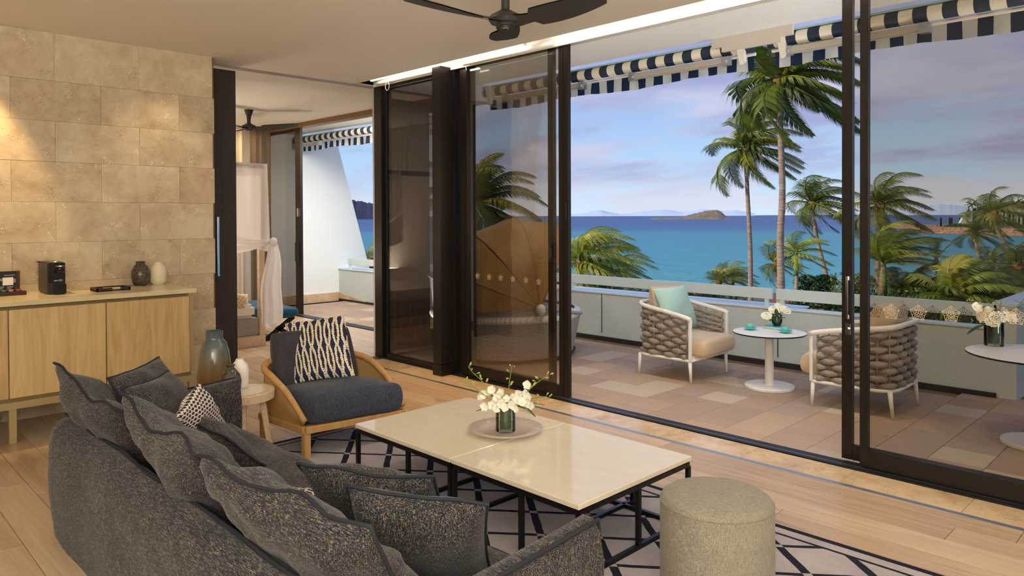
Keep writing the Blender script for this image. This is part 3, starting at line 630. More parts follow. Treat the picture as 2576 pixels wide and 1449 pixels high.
def seatf(u,v):
    X=-4.08+2.56*u; P=[(1.02,.2),(1.02,.36),(1.05,.385),(1.3,.40),(1.6,.398),(1.74,.388),(1.795,.355),(1.812,.29),(1.80,.2)]
    i=v*8; a=int(min(i,7)); f=i-a; y=P[a][0]*(1-f)+P[a+1][0]*f; z=P[a][1]*(1-f)+P[a+1][1]*f; return (X,y+noise.noise(Vc((X*4,y*4,0)))*.01,z+noise.noise(Vc((X*5,y*5,7)))*.014)
MB().grid(seatf,44,24).build('seat_cushion',M_sofa,sf,smooth=True)
MB().tube([(-4.05+2.5*i/30,1.808,.335+.004*sin(i)) for i in range(31)],.006,6).build('piping',M_pipe,sf,smooth=True)
for x in (-4.0,-1.6):
    for y in (1.0,1.72): MB().box(x-.03,x+.03,y-.03,y+.03,0,.03).build("foot",M_dkwood,sf)
G='tweed back cushions along the sofa'
def bkc(label,tl,tr,seed,th=.28,bl=None,br=None):
    tl=Vc(tl);tr=Vc(tr); bl=bl or Vc((tl.x+.02,1.30,.405)); br=br or Vc((tr.x-.02,1.30,.405))
    return pillow('back_cushion',label,[br,bl,tl,tr],th,M_sofa,M_pipe,group=G,seed=seed,wr=.02,n=22,ear=.045,puff=.40,ff=.35)
bkc('tweed back cushion at the far left end of the sofa with a pointed left corner',(-4.17,.915,.815),(-3.31,.94,.745),1)
bkc('middle tweed back cushion of the sofa',(-3.25,.953,.83),(-2.43,.935,.765),2)
bkc('nearest tweed back cushion at the bottom of the picture',(-2.38,.922,.78),(-1.50,.995,.79),3,.29)
pillow('scatter_cushion','dark tweed cushion in the sofa corner nearest the sideboard, behind its twin',[(-4.07,1.55,.42),(-3.74,1.22,.42),(-3.80,1.054,.79),(-4.25,1.44,.775)],.17,M_sofa,M_pipe,seed=4)
pillow('scatter_cushion','dark tweed cushion in the sofa corner, between its twin and the patterned cushion',[(-3.90,1.60,.40),(-3.55,1.22,.40),(-3.66,1.085,.755),(-4.05,1.426,.73)],.17,M_sofa,M_pipe,seed=5)
pillow('scatter_cushion','navy and cream chain patterned cushion leaning in the far corner of the sofa',[(-3.95,1.675,.405),(-3.52,1.35,.40),(-3.42,1.22,.655),(-3.626,1.426,.73)],.13,M_chain,seed=6,ear=.05)
pillow('scatter_cushion','dark tweed cushion leaning on the middle back cushion, right of the patterned cushion',[(-3.15,1.52,.405),(-3.60,1.47,.405),(-3.67,1.35,.592),(-3.19,1.36,.563)],.16,M_sofa,M_pipe,seed=7)
pillow('scatter_cushion','partly hidden navy and cream chain patterned cushion between the dark cushions on the seat',[(-2.20,1.22,.43),(-2.64,1.20,.43),(-2.80,1.38,.45),(-2.42,1.55,.45)],.12,M_chain,seed=8,ear=.05)
pillow('scatter_cushion','brown black tweed cushion at the right end of the sofa, behind the nearer one',[(-2.02,1.72,.40),(-2.38,1.42,.40),(-2.24,1.20,.73),(-1.85,1.47,.71)],.19,M_sofa,M_pipe,seed=9,ff=.5)
pillow('scatter_cushion','brown black tweed cushion in front of its twin, against the near sofa arm',[(-1.72,1.60,.395),(-2.02,1.34,.40),(-1.875,1.157,.752),(-1.516,1.40,.735)],.20,M_sofa,M_pipe,seed=10,ff=.5)
# coffee tables
def coffee(x0,x1,label):
    t=thing('coffee_table',label,'table',((x0+x1)/2,2.76,0)); y0,y1=2.325,3.20
    MB().box(x0,x1,y0,y1,.318,.342).build('stone_top',M_stonetop,t,bevel=.0025,seg=1)
    f=MB(); xa,xb,ya,yb=x0+.012,x1-.012,y0+.014,y1-.014
    for a,b in (((xa,ya),(xb,ya)),((xb,ya),(xb,yb)),((xb,yb),(xa,yb)),((xa,yb),(xa,ya))): f.bar((a[0],a[1],.303),(b[0],b[1],.303),.02,.022)
    f.build('top_frame',M_steel,t)
    for x in (xa,(xa*.42+xb*.58),xb):
        for y in (ya,yb):
            MB().box(x-.0105,x+.0105,y-.0105,y+.0105,.014,.293).build('leg',M_steel,t)
    for x in ((xb,) if x1>-2.5 else ()): MB().box(x-.0105,x+.0105,(ya+yb)/2-.0105,(ya+yb)/2+.0105,.03,.293).build('leg',M_steel,t)
    for x in ((xa*.42+xb*.58),xb): MB().bar((x,ya,.024),(x,yb,.024),.02,.02).build('floor_rail',M_steel,t)
    MB().bar((xa,yb-.08,.024),(xb,yb-.08,.024),.02,.02).build('floor_rail',M_steel,t)
coffee(-3.66,-2.80,'left half of the pair of cream stone topped coffee tables, by the cane armchair'); coffee(-2.792,-1.962,'right half of the pair of cream stone topped coffee tables, by the ottoman')
CT=.342
pc=onz(1272,1087,CT)
pl=thing('platter','round smoky glass platter under the orchid vase on the coffee table','platter',(pc.x,pc.y,CT))
MB().lathe([(.0,.004),(.09,.004),(.135,.012),(.205,.026),(.207,.029),(.135,.017),(.09,.009),(.0,.009)],48,(pc.x,pc.y,CT)).build('dish',M_plate,pl,smooth=True)
def glassvase(c,r,h,name,label,prof=None,leafz=(.03,.8),water=True):
    t=thing(name,label,'vase',tuple(c)); th=.004
    MB().lathe([(0,0),(r*.97,0),(r,.004),(r,h),(r-th,h),(r-th,.012),(0,.012)],40,c).build('glass',M_clear,t,smooth=False)
    smooth_angle(t.children[0],35)
    # rolled leaf lining
    def fn(u,v):
        a=2*PI*u*1.15; rr=(r-.010)-.006*u; z=h*(leafz[0]+(leafz[1]-leafz[0])*v)+.02*h*sin(a*1.3)*(1 if v>.5 else .3)+v*.10*h*sin(a+.5)
        return (c[0]+rr*cos(a),c[1]+rr*sin(a),c[2]+.012+z)
    MB().grid(fn,44,6).build('leaf_lining',M_leaf,t,smooth=True)
    MB().lathe([(r-.004,.012),(r-.004,h*.12)],32,c).build('base_ring',M_clear,t,smooth=True)
    return t
vc=(pc.x,pc.y,CT+.010); DV=(Vc(vc)-EYE).dot(FW)
ov=glassvase(vc,.0555,.158,'orchid_vase','glass cylinder vase lined with a green leaf holding white orchids on the coffee table')
ar=thing('orchid_arrangement','white orchid sprays with green buds in the vase on the coffee table','flowers',(vc[0],vc[1],vc[2]+.05))
petm={}
def flower_mesh(key,petal,n=5,R=.032):
    mb=MB()
    for i in range(n):
        a=2*PI*i/n+.3; wd=.62 if i%2==0 else .42
        def fn(u,v,a=a,wd=wd):
            rr=R*v; s=(u-.5)*2; ww=R*wd*sin(PI*min(1,v*.92+.06))**.7; x=rr; y=s*ww; z=.35*R*v*v+.25*R*s*s*v
            return (x*cos(a)-y*sin(a),x*sin(a)+y*cos(a),z)
        mb.grid(fn,4,4)
    mb.ball((0,0,R*.2),R*.22,6,5)
    petm[key]=mb.mesh('blossom',petal,smooth=True)
flower_mesh('orchid',M_petal)
def orient(p,n,s=1,rz=0):
    q=Vc(n).normalized().to_track_quat('Z','Y').to_matrix().to_4x4(); return Matrix.Translation(p)@q@Matrix.Rotation(rz,4,'Z')@Matrix.Scale(s,4)
bud=MB(); bud.ball((0,0,.011),.011,8,8,(.48,.48,1)); budm=bud.mesh('bud',M_bud,smooth=True)
rng=random.Random(3)
def sprays(parent,base,D,stems,flowers,S=1.0,cx=0,cy=0,refpx=None):
    for st in stems:
        pts=[base]+[at(x,y,D+dz) for x,y,dz in st]
        # smooth
        P=[]
        for i in range(len(pts)-1):
            p0=pts[max(i-1,0)];p1=pts[i];p2=pts[i+1];p3=pts[min(i+2,len(pts)-1)]
            for k in range(5):
                u=k/5; P.append(.5*((2*p1)+(p2-p0)*u+(2*p0-5*p1+4*p2-p3)*u*u+(3*p1-p0-3*p2+p3)*u**3))
        P.append(pts[-1]); n_=len(P)
        MB().tube(P,[.0028*S*(1-.6*i/n_)+.0006 for i in range(n_)],6).build('stem',M_stem,parent,smooth=True)
        for k in range(int(n_*.5),n_,2):
            dr=(RT*rng.uniform(-1,1)+UP*rng.uniform(-.3,1)+FW*rng.uniform(-.8,.8)).normalized(); q=P[k]+dr*.016*S
            inst(budm,'bud',parent,orient(q,dr,S*rng.uniform(.75,1.15)*(1-.35*(k-n_*.5)/n_)))
            MB().tube([P[k],q],.0012*S,4).build('bud_stalk',M_stem,parent)
    for x,y,dz,s in flowers:
        p=at(x,y,D+dz); n_=(-FW*1.0+RT*rng.uniform(-.7,.7)+UP*rng.uniform(-.2,.8)); inst(petm['orchid'],'blossom',parent,orient(p,n_,s*S*.82,rng.uniform(0,6)))
ob=Vc((vc[0],vc[1],vc[2]+.06))
st1=[[(1262,1035,0),(1240,1012,-.02),(1205,983,-.03),(1176,965,-.04),(1155,958,-.04)],[(1262,1020,0),(1232,985,.02),(1212,958,.03),(1190,938,.03),(1178,922,.04)],
[(1280,1010,0),(1280,975,.02),(1284,945,.02),(1289,918,.02)],[(1298,1015,0),(1322,990,-.02),(1345,968,-.02),(1362,955,-.03),(1378,944,-.03)],[(1305,1010,.03),(1335,1003,.03),(1368,998,.04),(1383,1002,.05)]]
fl1=[(1214,992,-.02,1),(1238,980,.0,1),(1252,1000,-.04,1.1),(1262,988,0,1),(1240,1018,-.05,1.1),(1220,1022,-.05,1),(1258,1012,-.06,1.1),(1275,1005,-.03,.9),(1284,1016,-.06,1),(1300,1008,-.05,1.1),(1306,990,0,1),(1322,992,0,1),(1328,998,-.03,1.1),(1312,1012,-.06,1.1),(1328,1014,-.05,1),(1327,968,-.02,1),(1270,1024,-.06,1),(1298,1026,-.06,.9),(1246,1030,-.06,1),(1228,988,.02,.9),(1290,1000,.02,.9),(1334,1020,-.02,.9),(1210,998,0,.8)]
sprays(ar,ob,DV,st1,fl1)
def leafblade(parent,p0,p1,wd,droop,name='leaf'):
    p0=Vc(p0);p1=Vc(p1);d=(p1-p0); s=d.cross(Vc((0,0,1))).normalized()
    def fn(u,v): q=p0+d*u+Vc((0,0,droop*4*u*(1-u)-.0*u)); return q+s*((v-.5)*2*wd*sin(PI*min(1,u*.96+.02))**.8)+Vc((0,0,-abs(v-.5)*wd*.6))
    MB().grid(fn,10,4).build(name,M_leaf,parent,smooth=True)
leafblade(ar,at(1262,1025,DV-.02),at(1198,1033,DV-.05),.012,.01); leafblade(ar,at(1298,1020,DV-.02),at(1347,1046,DV-.06),.022,.02); leafblade(ar,at(1310,1018,DV+.02),at(1370,1018,DV+.05),.012,.01); leafblade(ar,at(1275,1010,DV+.03),at(1262,1000,DV),.02,.01)
# ottoman
def ottoman():
    c=Vc((-1.497,2.625,0)); t=thing('ottoman','round beige boucle ottoman beside the coffee table','ottoman',tuple(c)); r=.222;h=.425
    MB().lathe([(0,.0145),(r*.97,.0145),(r,.03),(r*1.005,h*.5),(r,h-.035),(r*.99,h-.018)],48,c).build('body',M_ott,t,smooth=True)
    MB().lathe([(r*.99,h-.018),(r*.965,h-.004),(r*.9,h+.006),(r*.6,h+.018),(r*.3,h+.022),(0,h+.023)],48,c).build('top_panel',M_ott,t,smooth=True)
    MB().tube([(c.x+r*.995*cos(a),c.y+r*.995*sin(a),h-.018) for a in [2*PI*i/48 for i in range(48)]],.0025,6,closed=True).build('seam',M_ott,t,smooth=True)
ottoman()
# sideboard
SX=-5.945; SB=thing('sideboard','long pale oak sideboard on a metal frame against the stone wall','sideboard',(-6.28,1.2,0))
Y1=2.285
MB().box(XW+.003,SX+.02,-.9,Y1+.02,.945,.98).build('worktop',M_worktop,SB,bevel=.002,seg=1)
MB().box(XW+.01,SX-.025,-.9,Y1-.02,.30,.925).build('carcass',M_oakz,SB); MB().box(XW+.02,SX-.02,-.9,Y1-.03,.918,.945).build('shadow_gap',M_champd,SB)
for ya,yb in ((Y1-.03-.60,Y1-.03),(1.05,Y1-.634),(.44,1.046),(-.17,.436)): MB().box(SX-.025,SX-.004,ya+.0015,yb-.0015,.312,.918).build('door',M_oakz,SB,bevel=.0015,seg=1)
MB().box(SX-.03,SX-.012,-.9,Y1-.02,.285,.31).build('shadow_gap',M_champd,SB)
fr=MB().box(SX-.04,SX,-.9,Y1+.012,.235,.285).box(XW+.02,XW+.06,-.9,Y1+.012,.235,.285).box(XW+.06,SX-.04,Y1-.03,Y1+.012,.235,.285).build('base_frame',M_champ,SB,bevel=.002,seg=1)
for y in (1.045,Y1-.035,.0):
    for x in (SX-.045,XW+.02): MB().box(x,x+.045,y,y+.045,0,.235).build('leg',M_champ,SB,bevel=.002,seg=1)
MB().box(SX-.04,SX-.03,Y1-.02,Y1+.012,.31,.92).build('side_post',M_champ,SB)
# things on the sideboard
ZT=.98
def lathething(name,label,cat,c,prof,material,n=40,group=None,extra=None):
    o=MB().lathe(prof,n,(0,0,0)).build(name,material,None,smooth=True); o.location=c; WM[o.name]=Matrix.Translation(c); smooth_angle(o,50); return tag(o,label,cat,group)
def onw(px,py,z=ZT): p=onz(px,py,z); return p
p=onw(357,719); lathething('stone_vase','dark mottled round vase with a flared lip on the sideboard','vase',(p.x-.03,p.y,ZT),[(0,0),(.04,0),(.06,.02),(.072,.07),(.070,.12),(.05,.165),(.036,.178),(.032,.19),(.043,.2),(.038,.202),(.028,.19)],M_speck)
p=onw(397,716); lathething('ceramic_vase','cream textured narrow necked vase on the sideboard beside the dark one','vase',(p.x-.02,p.y+.01,ZT),[(0,0),(.042,0),(.062,.025),(.066,.05),(.066,.115),(.058,.145),(.036,.175),(.028,.19),(.022,.19),(.026,.17)],M_cream)
p=onw(283,731); tr=thing('tray','small dark wooden tray with pale sticks on the sideboard','tray',(p.x,p.y,ZT))
a,b=.12,.085; cx,cy=p.x-.05,p.y+.0
MB().box(cx-b,cx+b,cy-a,cy+a,ZT,ZT+.006).box(cx-b,cx-b+.012,cy-a,cy+a,ZT,ZT+.026).box(cx+b-.012,cx+b,cy-a,cy-.01,ZT,ZT+.026).box(cx+b-.012,cx+b,cy+.05,cy+a,ZT,ZT+.026).box(cx-b,cx+b,cy-a,cy-a+.012,ZT,ZT+.026).box(cx-b,cx+b,cy+a-.012,cy+a,ZT,ZT+.026).build('tray_body',M_trayw,tr)
MB().tube([(cx+.02,cy-.06,ZT+.016),(cx+.03,cy+.0,ZT+.016)],.009,8).build('stick',M_cig,tr); MB().tube([(cx+.035,cy-.01,ZT+.016),(cx+.045,cy+.06,ZT+.016)],.009,8).build('stick',M_cig,tr)
lf=tag(MB().box(-6.58,-6.42,1.55,2.05,ZT,ZT+.003).build('folder',mat('grey folder',srgb(150,140,120),.5)),'flat grey folder lying against the stone wall on the sideboard','folder')
# coffee machine
q0=onz(121,744,ZT); q1=onz(165,740,ZT); mx=q1.x-.035; y0=onx(121,744,mx).y; y1=onx(166,740,mx).y; hm=.236
cm=thing('coffee_machine','compact black capsule coffee machine on the sideboard','coffee machine',(mx-.13,(y0+y1)/2,ZT))
MB().box(mx-.30,mx-.012,y0,y1,ZT+.004,ZT+hm).build('body',M_mach,cm,bevel=.008); MB().box(mx-.012,mx,y0+.002,y1-.002,ZT+.09,ZT+hm-.004).build('front_panel',M_mblk,cm,bevel=.003)
MB().box(mx-.012,mx+.05,y0+.03,y1-.006,ZT+.002,ZT+.085).build('drip_tray',M_mblk,cm,bevel=.008); MB().box(mx,mx+.006,y0+.03,y1-.025,ZT+.146,ZT+.156).build('vent_slot',M_steel,cm)
MB().tube([(mx+.012,(y0+y1)/2+.018,ZT+.160),(mx+.012,(y0+y1)/2+.018,ZT+.212)],.030,20).build('spout',M_mblk,cm,smooth=True); MB().tube([(mx+.012,(y0+y1)/2+.018,ZT+.207),(mx+.012,(y0+y1)/2+.018,ZT+.214)],.0315,20).build('spout_ring',M_chrome,cm)
MB().tube([(mx-.09,(y0+y1)/2+.01,ZT+hm),(mx-.09,(y0+y1)/2+.01,ZT+hm+.006)],.035,20).build('lid_button',M_chrome,cm); MB().box(mx-.36,mx-.30,y0+.01,y1-.01,ZT+.02,ZT+hm-.02).build('water_tank',M_clear,cm)
MB().box(mx-.35,mx-.30,y0,y1,ZT+.225,ZT+.235).build('tank_lid',M_mblk,cm)
def text(s,size,loc,xdir,updir,material,parent,name='lettering',shear=0,local=False):
    c=bpy.data.curves.new(name,'FONT'); c.body=s; c.size=size; c.extrude=.0004; c.shear=shear; c.materials.append(material)
    o=bpy.data.objects.new(name,c); COL.objects.link(o); X=Vc(xdir).normalized(); Z=X.cross(Vc(updir)).normalized(); Yv=Z.cross(X); M=Matrix((X,Yv,Z)).transposed().to_4x4(); M.translation=Vc(loc)
    me=bpy.data.meshes.new_from_object(o); bpy.data.objects.remove(o); me.transform(M); o=bpy.data.objects.new(name,me); COL.objects.link(o); setpar(o,parent,False); return o
text('espresso',.017,(mx+.0015,y0+.035,ZT+.098),(0,1,0),(0,0,1),M_textw,cm,shear=.3)
MB().poly([(mx+.0012,y0+.068,ZT+.106),(mx+.0012,y0+.086,ZT+.112),(mx+.0012,y0+.095,ZT+.122),(mx+.0012,y0+.083,ZT+.108)]).build('swoosh_mark',M_textw,cm)
# capsule display board
ds=thing('capsule_display','black coffee capsule display box with an upright instruction board on the sideboard','display',(-6.3,1.1,ZT))
xb=-6.42; yR=onx(50,730,xb).y; zt=onx(50,681,xb).z; yL=yR-.46
MB().box(xb-.012,xb,yL,yR,ZT,zt).build('board',M_photo,ds,bevel=.002); MB().box(xb,xb+.006,yR-.022,yR,ZT,zt).build('board_edge',M_trayw,ds)
xf=onz(60,742,ZT).x; MB().box(xb,xf-.0,yL,yR+.03,ZT,ZT+.028).build('capsule_box',M_trayw,ds,bevel=.002)
yc=onx(19,705,xb).y; sc=(zt-ZT)/.165
MB().box(xb+.001,xb+.022,yc-.033,yc+.032,ZT+.07*sc,ZT+.122*sc).build('white_carton',M_whitec,ds,bevel=.001,seg=1); MB().box(xb+.001,xb+.006,yc+.036,yc+.05,ZT+.085*sc,ZT+.112*sc).box(xb+.001,xb+.006,yc-.046,yc-.034,ZT+.1*sc,ZT+.115*sc).build('cup_picture',mat('grey cup print',srgb(150,140,132),.5),ds)
text('Instructions',.014,(xb+.0012,yc-.02,ZT+.134*sc),(0,1,0),(0,0,1),M_textw,ds); text('espresso',.015,(xb+.0012,yc-.10,ZT+.134*sc),(0,1,0),(0,0,1),M_textw,ds,shear=.3)
for i in range(3):
    for j in range(4): MB().box(xb+.001,xb+.0016,yc-.06+i*.055,yc-.02+i*.055-(j%3)*.006,ZT+(.058-.0075*j)*sc,ZT+(.0605-.0075*j)*sc).build('print_line',M_textw,ds)
for i,mm in enumerate((M_red,M_pink,M_grn,M_pink)):
    yy=yR-.02-.045*i; MB().lathe([(0,0),(.017,0),(.021,.012),(.021,.015),(0,.016)],14,(xb+.05,yy,ZT+.028)).build('capsule',mm,ds,smooth=True)
# tall floor vase, side table and its vases
vb=onz(520,1000,.32); dv=(Vc((-5.2,2.0,.5))-EYE).dot(FW)
o=lathething('floor_vase','tall frosted vase shading from smoky grey to amber on the floor behind the sofa','vase',(-5.12,2.11,0),[(0,0),(.10,0),(.114,.03),(.122,.12),(.122,.26),(.117,.40),(.110,.50),(.098,.60),(.080,.665),(.059,.69),(.057,.70),(.057,.745),(.059,.75),(.053,.75),(.051,.71)],M_ombre,56)
sc_=Vc((-4.53,2.03,0))
st=thing('side_table','round oak side table with an inset glass top between sofa and armchair','table',tuple(sc_))
ZS=.445; pr_=onz(660,985,ZS); 
MB().lathe([(0,ZS-.062),(.19,ZS-.062),(.208,ZS-.055),(.210,ZS-.006),(.204,ZS),(.176,ZS),(.174,ZS-.004)],56,sc_).build('table_top',M_oaklt,st,smooth=False); smooth_angle(st.children[0],40)
MB().lathe([(0,ZS-.002),(.175,ZS-.002)],56,sc_).build('glass_inset',M_stonetop,st)
for i in range(4):
    a_=PI/4+i*PI/2+.35; c1=Vc((sc_.x+.13*cos(a_),sc_.y+.13*sin(a_),ZS-.06)); c0=Vc((sc_.x+.19*cos(a_),sc_.y+.19*sin(a_),0)); MB().bar(c0,c1,.036,.075,upv=(cos(a_+PI/2),sin(a_+PI/2),0)).build('leg',M_oaklt,st,bevel=.003,seg=1)
p=onz(583,1003,ZS); lathething('stone_vase','mottled dark glass bottle vase with a flared lip on the side table','vase',(-4.49,1.95,ZS),[(0,0),(.05,0),(.064,.03),(.066,.08),(.058,.115),(.036,.145),(.024,.158),(.022,.165),(.034,.176),(.030,.178),(.018,.165)],M_speck)
lathething('ceramic_vase','white matt bottle vase behind the mottled one on the side table','vase',(-4.60,2.06,ZS),[(0,0),(.048,0),(.055,.01),(.055,.12),(.05,.145),(.028,.172),(.023,.185),(.017,.185),(.02,.17)],M_whitec)
# cane armchair
ac=thing('cane_armchair','low beech lounge chair with a curved woven cane shell and denim seat cushion','armchair',(-4.5,2.68,0))
ZR=.215
FLc=onz(767,1074,ZR); FRc=onz(1014,1030,ZR); BLc=onz(657,1041,ZR); ex=(FRc-FLc).normalized(); ey=(BLc-FLc).normalized()
wch=(FRc-FLc).length; dch=.54
def cp(u,v,z): return FLc+ex*(u*wch)+ey*(v*dch)+Vc((0,0,z-ZR))      # u across front, v to the back
fr=MB().bar(cp(0,0,ZR-.022),cp(1,0,ZR-.022),.045,.045).bar(cp(0,0,ZR-.022),cp(.03,1,ZR-.022),.04,.045).bar(cp(1,0,ZR-.022),cp(.97,1,ZR-.022),.04,.045).bar(cp(.03,1,ZR-.022),cp(.97,1,ZR-.022),.04,.045).build('seat_frame',M_honey,ac,bevel=.004,seg=1)
for u,v in ((.02,.02),(.98,.02),(.05,.97),(.95,.97)):
    MB().bar(cp(u,v,.0),cp(u,v,ZR-.03),.045,.045).build('leg',M_honey,ac,bevel=.003,seg=1)
MB().box(0,0.001,0,.001,0,.001)
sl=MB(); c4=[cp(.02,.02,ZR-.01),cp(.98,.02,ZR-.01),cp(.95,.98,ZR-.01),cp(.05,.98,ZR-.01)]; sl.prism(c4,(0,0,-.02)); sl.build('seat_deck',M_dkfab,ac)
# crest: from front left foot up round the back to the front right foot
def crest(s):      # s 0..1
    a=PI*s; k=abs(2*s-1)
    # plan: U shape
    if s<.25: u=.0-.03*sin(s/.25*PI*.5); v=s/.25*.72
    elif s>.75: u=1.0+.03*sin((1-s)/.25*PI*.5); v=(1-s)/.25*.72
    else:
        b=(s-.25)/.5; u=.5-.53*cos(PI*b); v=.72+.36*sin(PI*b)
    zz=[(0,.245),(.06,.34),(.12,.42),(.22,.50),(.35,.555),(.5,.575)]; q=min(s,1-s)
    for i in range(5):
        if q<=zz[i+1][0]: f=(q-zz[i][0])/(zz[i+1][0]-zz[i][0]); z=zz[i][1]*(1-f)+zz[i+1][1]*f; break
    return cp(u,v,z)
NC=48; cr=[crest(i/NC) for i in range(NC+1)]
MB().tube(cr,[.020+.004*sin(PI*i/NC) for i in range(NC+1)],10).build('crest_rail',M_honey,ac,smooth=True)
def low(s):
    p=crest(s); c=cp(.5,.45,0); q=Vc((p.x,p.y,0)); r=c.xy.to_3d()+(q-c.xy.to_3d())*.93; return Vc((r.x,r.y,ZR-.005))
MB().grid(lambda u,v: low(u)*(1-v)+crest(u)*v+ (crest(u)-cp(.5,.45,0)).xy.to_3d().normalized()*(.018*sin(PI*v)),NC,8).build('cane_shell',M_cane,ac,smooth=True)
# seat cushion (deep, soft)
def cush(name,label,P00,P10,P11,P01,h,material,parent,r=.3,seed=0,crown=.03,n=30):
    P00,P10,P11,P01=[Vc(p) for p in (P00,P10,P11,P01)]; up=Vc((0,0,1)) if abs((P10-P00).cross(P01-P00).normalized().z)>.75 else (P10-P00).cross(P01-P00).normalized()*(1 if parent is None or 'cane' not in parent.name else -1)
    mb=MB()
    def pos(u,v,sd):
        e=max(abs(u),abs(v)); k=(abs(u)**8+abs(v)**8); k=min(1,k); b=1-.05*k
        a=(u*(1-.035*(abs(v)**6))+1)/2; c=(v*(1-.035*(abs(u)**6))+1)/2; p=P00*(1-a)*(1-c)+P10*a*(1-c)+P11*a*c+P01*(1-a)*c
        w_=max(0,(1-abs(u)**22)*(1-abs(v)**22)); hh=h/2*(w_**.34)*(1-.10*(u*u*u*u+v*v*v*v)/2)+ (crown*(1-u*u)*(1-v*v) if sd>0 else 0); nz=noise.noise(p*5+Vc((seed,0,sd)))*.012*min(1,w_*4)
        return p+up*(h/2+sd*hh+nz)
    for sd in (1,-1):
        k=len(mb.v)
        for j in range(n+1):
            for i in range(n+1):
                u=sin((-1+2*i/n)*PI/2); v=sin((-1+2*j/n)*PI/2); mb.v.append(tuple(pos(u,v,sd)))
        for j in range(n):
            for i in range(n): a=k+j*(n+1)+i; q=(a,a+1,a+n+2,a+n+1); mb.f.append(q)
    o=mb.build(name,material,parent,smooth=True)
    if parent is None: tag(o,label,'cushion')
    return o
cush('seat_cushion','',cp(.04,-.07,ZR),cp(.985,-.07,ZR),cp(.94,.80,ZR),cp(.07,.80,ZR),.195,M_denim,ac,crown=.03)
cush('back_cushion','',cp(.06,.70,ZR+.17),cp(.94,.70,ZR+.17),cp(.90,.86,ZR+.55),cp(.10,.86,ZR+.55),.13,M_dkfab,ac,crown=.0)
# its ikat pillow from picture corners at chosen depths
dc=(cp(.5,.5,.4)-EYE).dot(FW)
pillow('throw_pillow','square navy and cream ikat pillow standing on the cane armchair',[at(738,965,dc-.03),at(893,945,dc-.06+.0),at(868,792,dc+.16),at(716,812,dc+.16)],.13,M_ikat,seed=11,ear=.05,wr=.006)
# ceiling fans
def fan(c,label,R=.62,rod=.34,tilt=0,rz=0,rise=.05,ceilz=CZ):
    t=thing('ceiling_fan',label,'fan',tuple(c)); c=Vc(c)
    MB().lathe([(.062,ceilz-c.z),(.052,ceilz-c.z-.03),(.030,ceilz-c.z-.09),(.024,ceilz-c.z-.14),(.024,.05)],24,c).build('rod',M_fan,t,smooth=True)
    MB().lathe([(0,-.045),(.035,-.045),(.036,-.036),(.052,-.034),(.056,-.026),(.085,-.018),(.098,.002),(.085,.026),(.05,.045),(.024,.06)],32,c).build('motor_hub',M_fan,t,smooth=False); smooth_angle(t.children[1],35)
    MB().lathe([(0,-.048),(.02,-.047),(.022,-.044)],20,c).build('lens_cap',M_chrome,t,smooth=True)
    for i in range(3):
        A=rz+i*2*PI/3
        def fn(u,v,sd=0):
            r=.05+(R-.05)*u; hw=.045+.050*sin(PI*min(1,u*1.0))**.8 if u<.5 else .095-.035*((u-.5)/.5)**2
            if u<.25: hw=.06-.02*sin(PI*u/.25*.5)+.0
            if u>.94: hw*=math.sqrt(max(0.02,1-((u-.94)/.06)**2))
            s=(v-.5)*2; y=s*hw+.05*sin(u*2.2)*.5; z=-.005+rise*u**1.6+ -s*hw*.32*(1-.6*u)+.012*(1-s*s)*(1-u)
            return r*cos(A)-y*sin(A),r*sin(A)+y*cos(A),z
        mb=MB()
        mb.grid(lambda u,v: c+Vc(fn(u,v)),20,6); mb.grid(lambda u,v: c+Vc(fn(u,v))+Vc((0,0,-.008-.012*(1-u)*(1-(2*v-1)**2))),20,6,flip=True)
        mb.build('blade',M_fan,t,smooth=True)
fan((-2.99,2.91,2.665),'matt black three blade ceiling fan at the top of the picture',rz=math.radians(133))
fan((-9.55,4.43,2.76),'matt black ceiling fan in the bedroom beyond the dark door',rz=math.radians(45),R=.66)
# ------------------------------------------------------------ bedroom
bed=thing('canopy_bed','oak framed canopy bed with a grey upholstered end seen through the bedroom opening','bed',(-9.3,3.2,0))
bx=-8.33; by=4.055
MB().box(-10.4,bx,2.1,by,0,.13).build('base',M_oaklt,bed,bevel=.003); MB().box(-10.35,bx-.03,2.14,by-.07,.13,.335).build('upholstered_end',M_greyup,bed,bevel=.01)
MB().box(bx-.07,bx-.005,by-.07,by-.005,.13,2.16).build('post',M_oaklt,bed,bevel=.002); MB().box(-10.39,-10.33,by-.07,by-.005,.13,2.16).build('post',M_oaklt,bed,bevel=.002)
MB().box(bx-.07,bx-.005,2.1,by-.005,2.12,2.19).box(-10.39,bx-.005,by-.07,by-.005,2.12,2.19).build('top_rail',mat('greige canopy rail',srgb(176,160,146),.7),bed,bevel=.002)
MB().box(-10.3,bx-.06,2.16,by-.09,.335,.50).build('mattress',M_whitec,bed,bevel=.04,seg=4)
pillow('bed_cushion','gold trellis patterned cushion at the foot of the canopy bed',[(bx-.10,3.30,.335),(bx-.16,3.93,.335),(bx-.20,3.93,.62),(bx-.16,3.30,.69)],.2,M_trellis,seed=21,ear=.03)
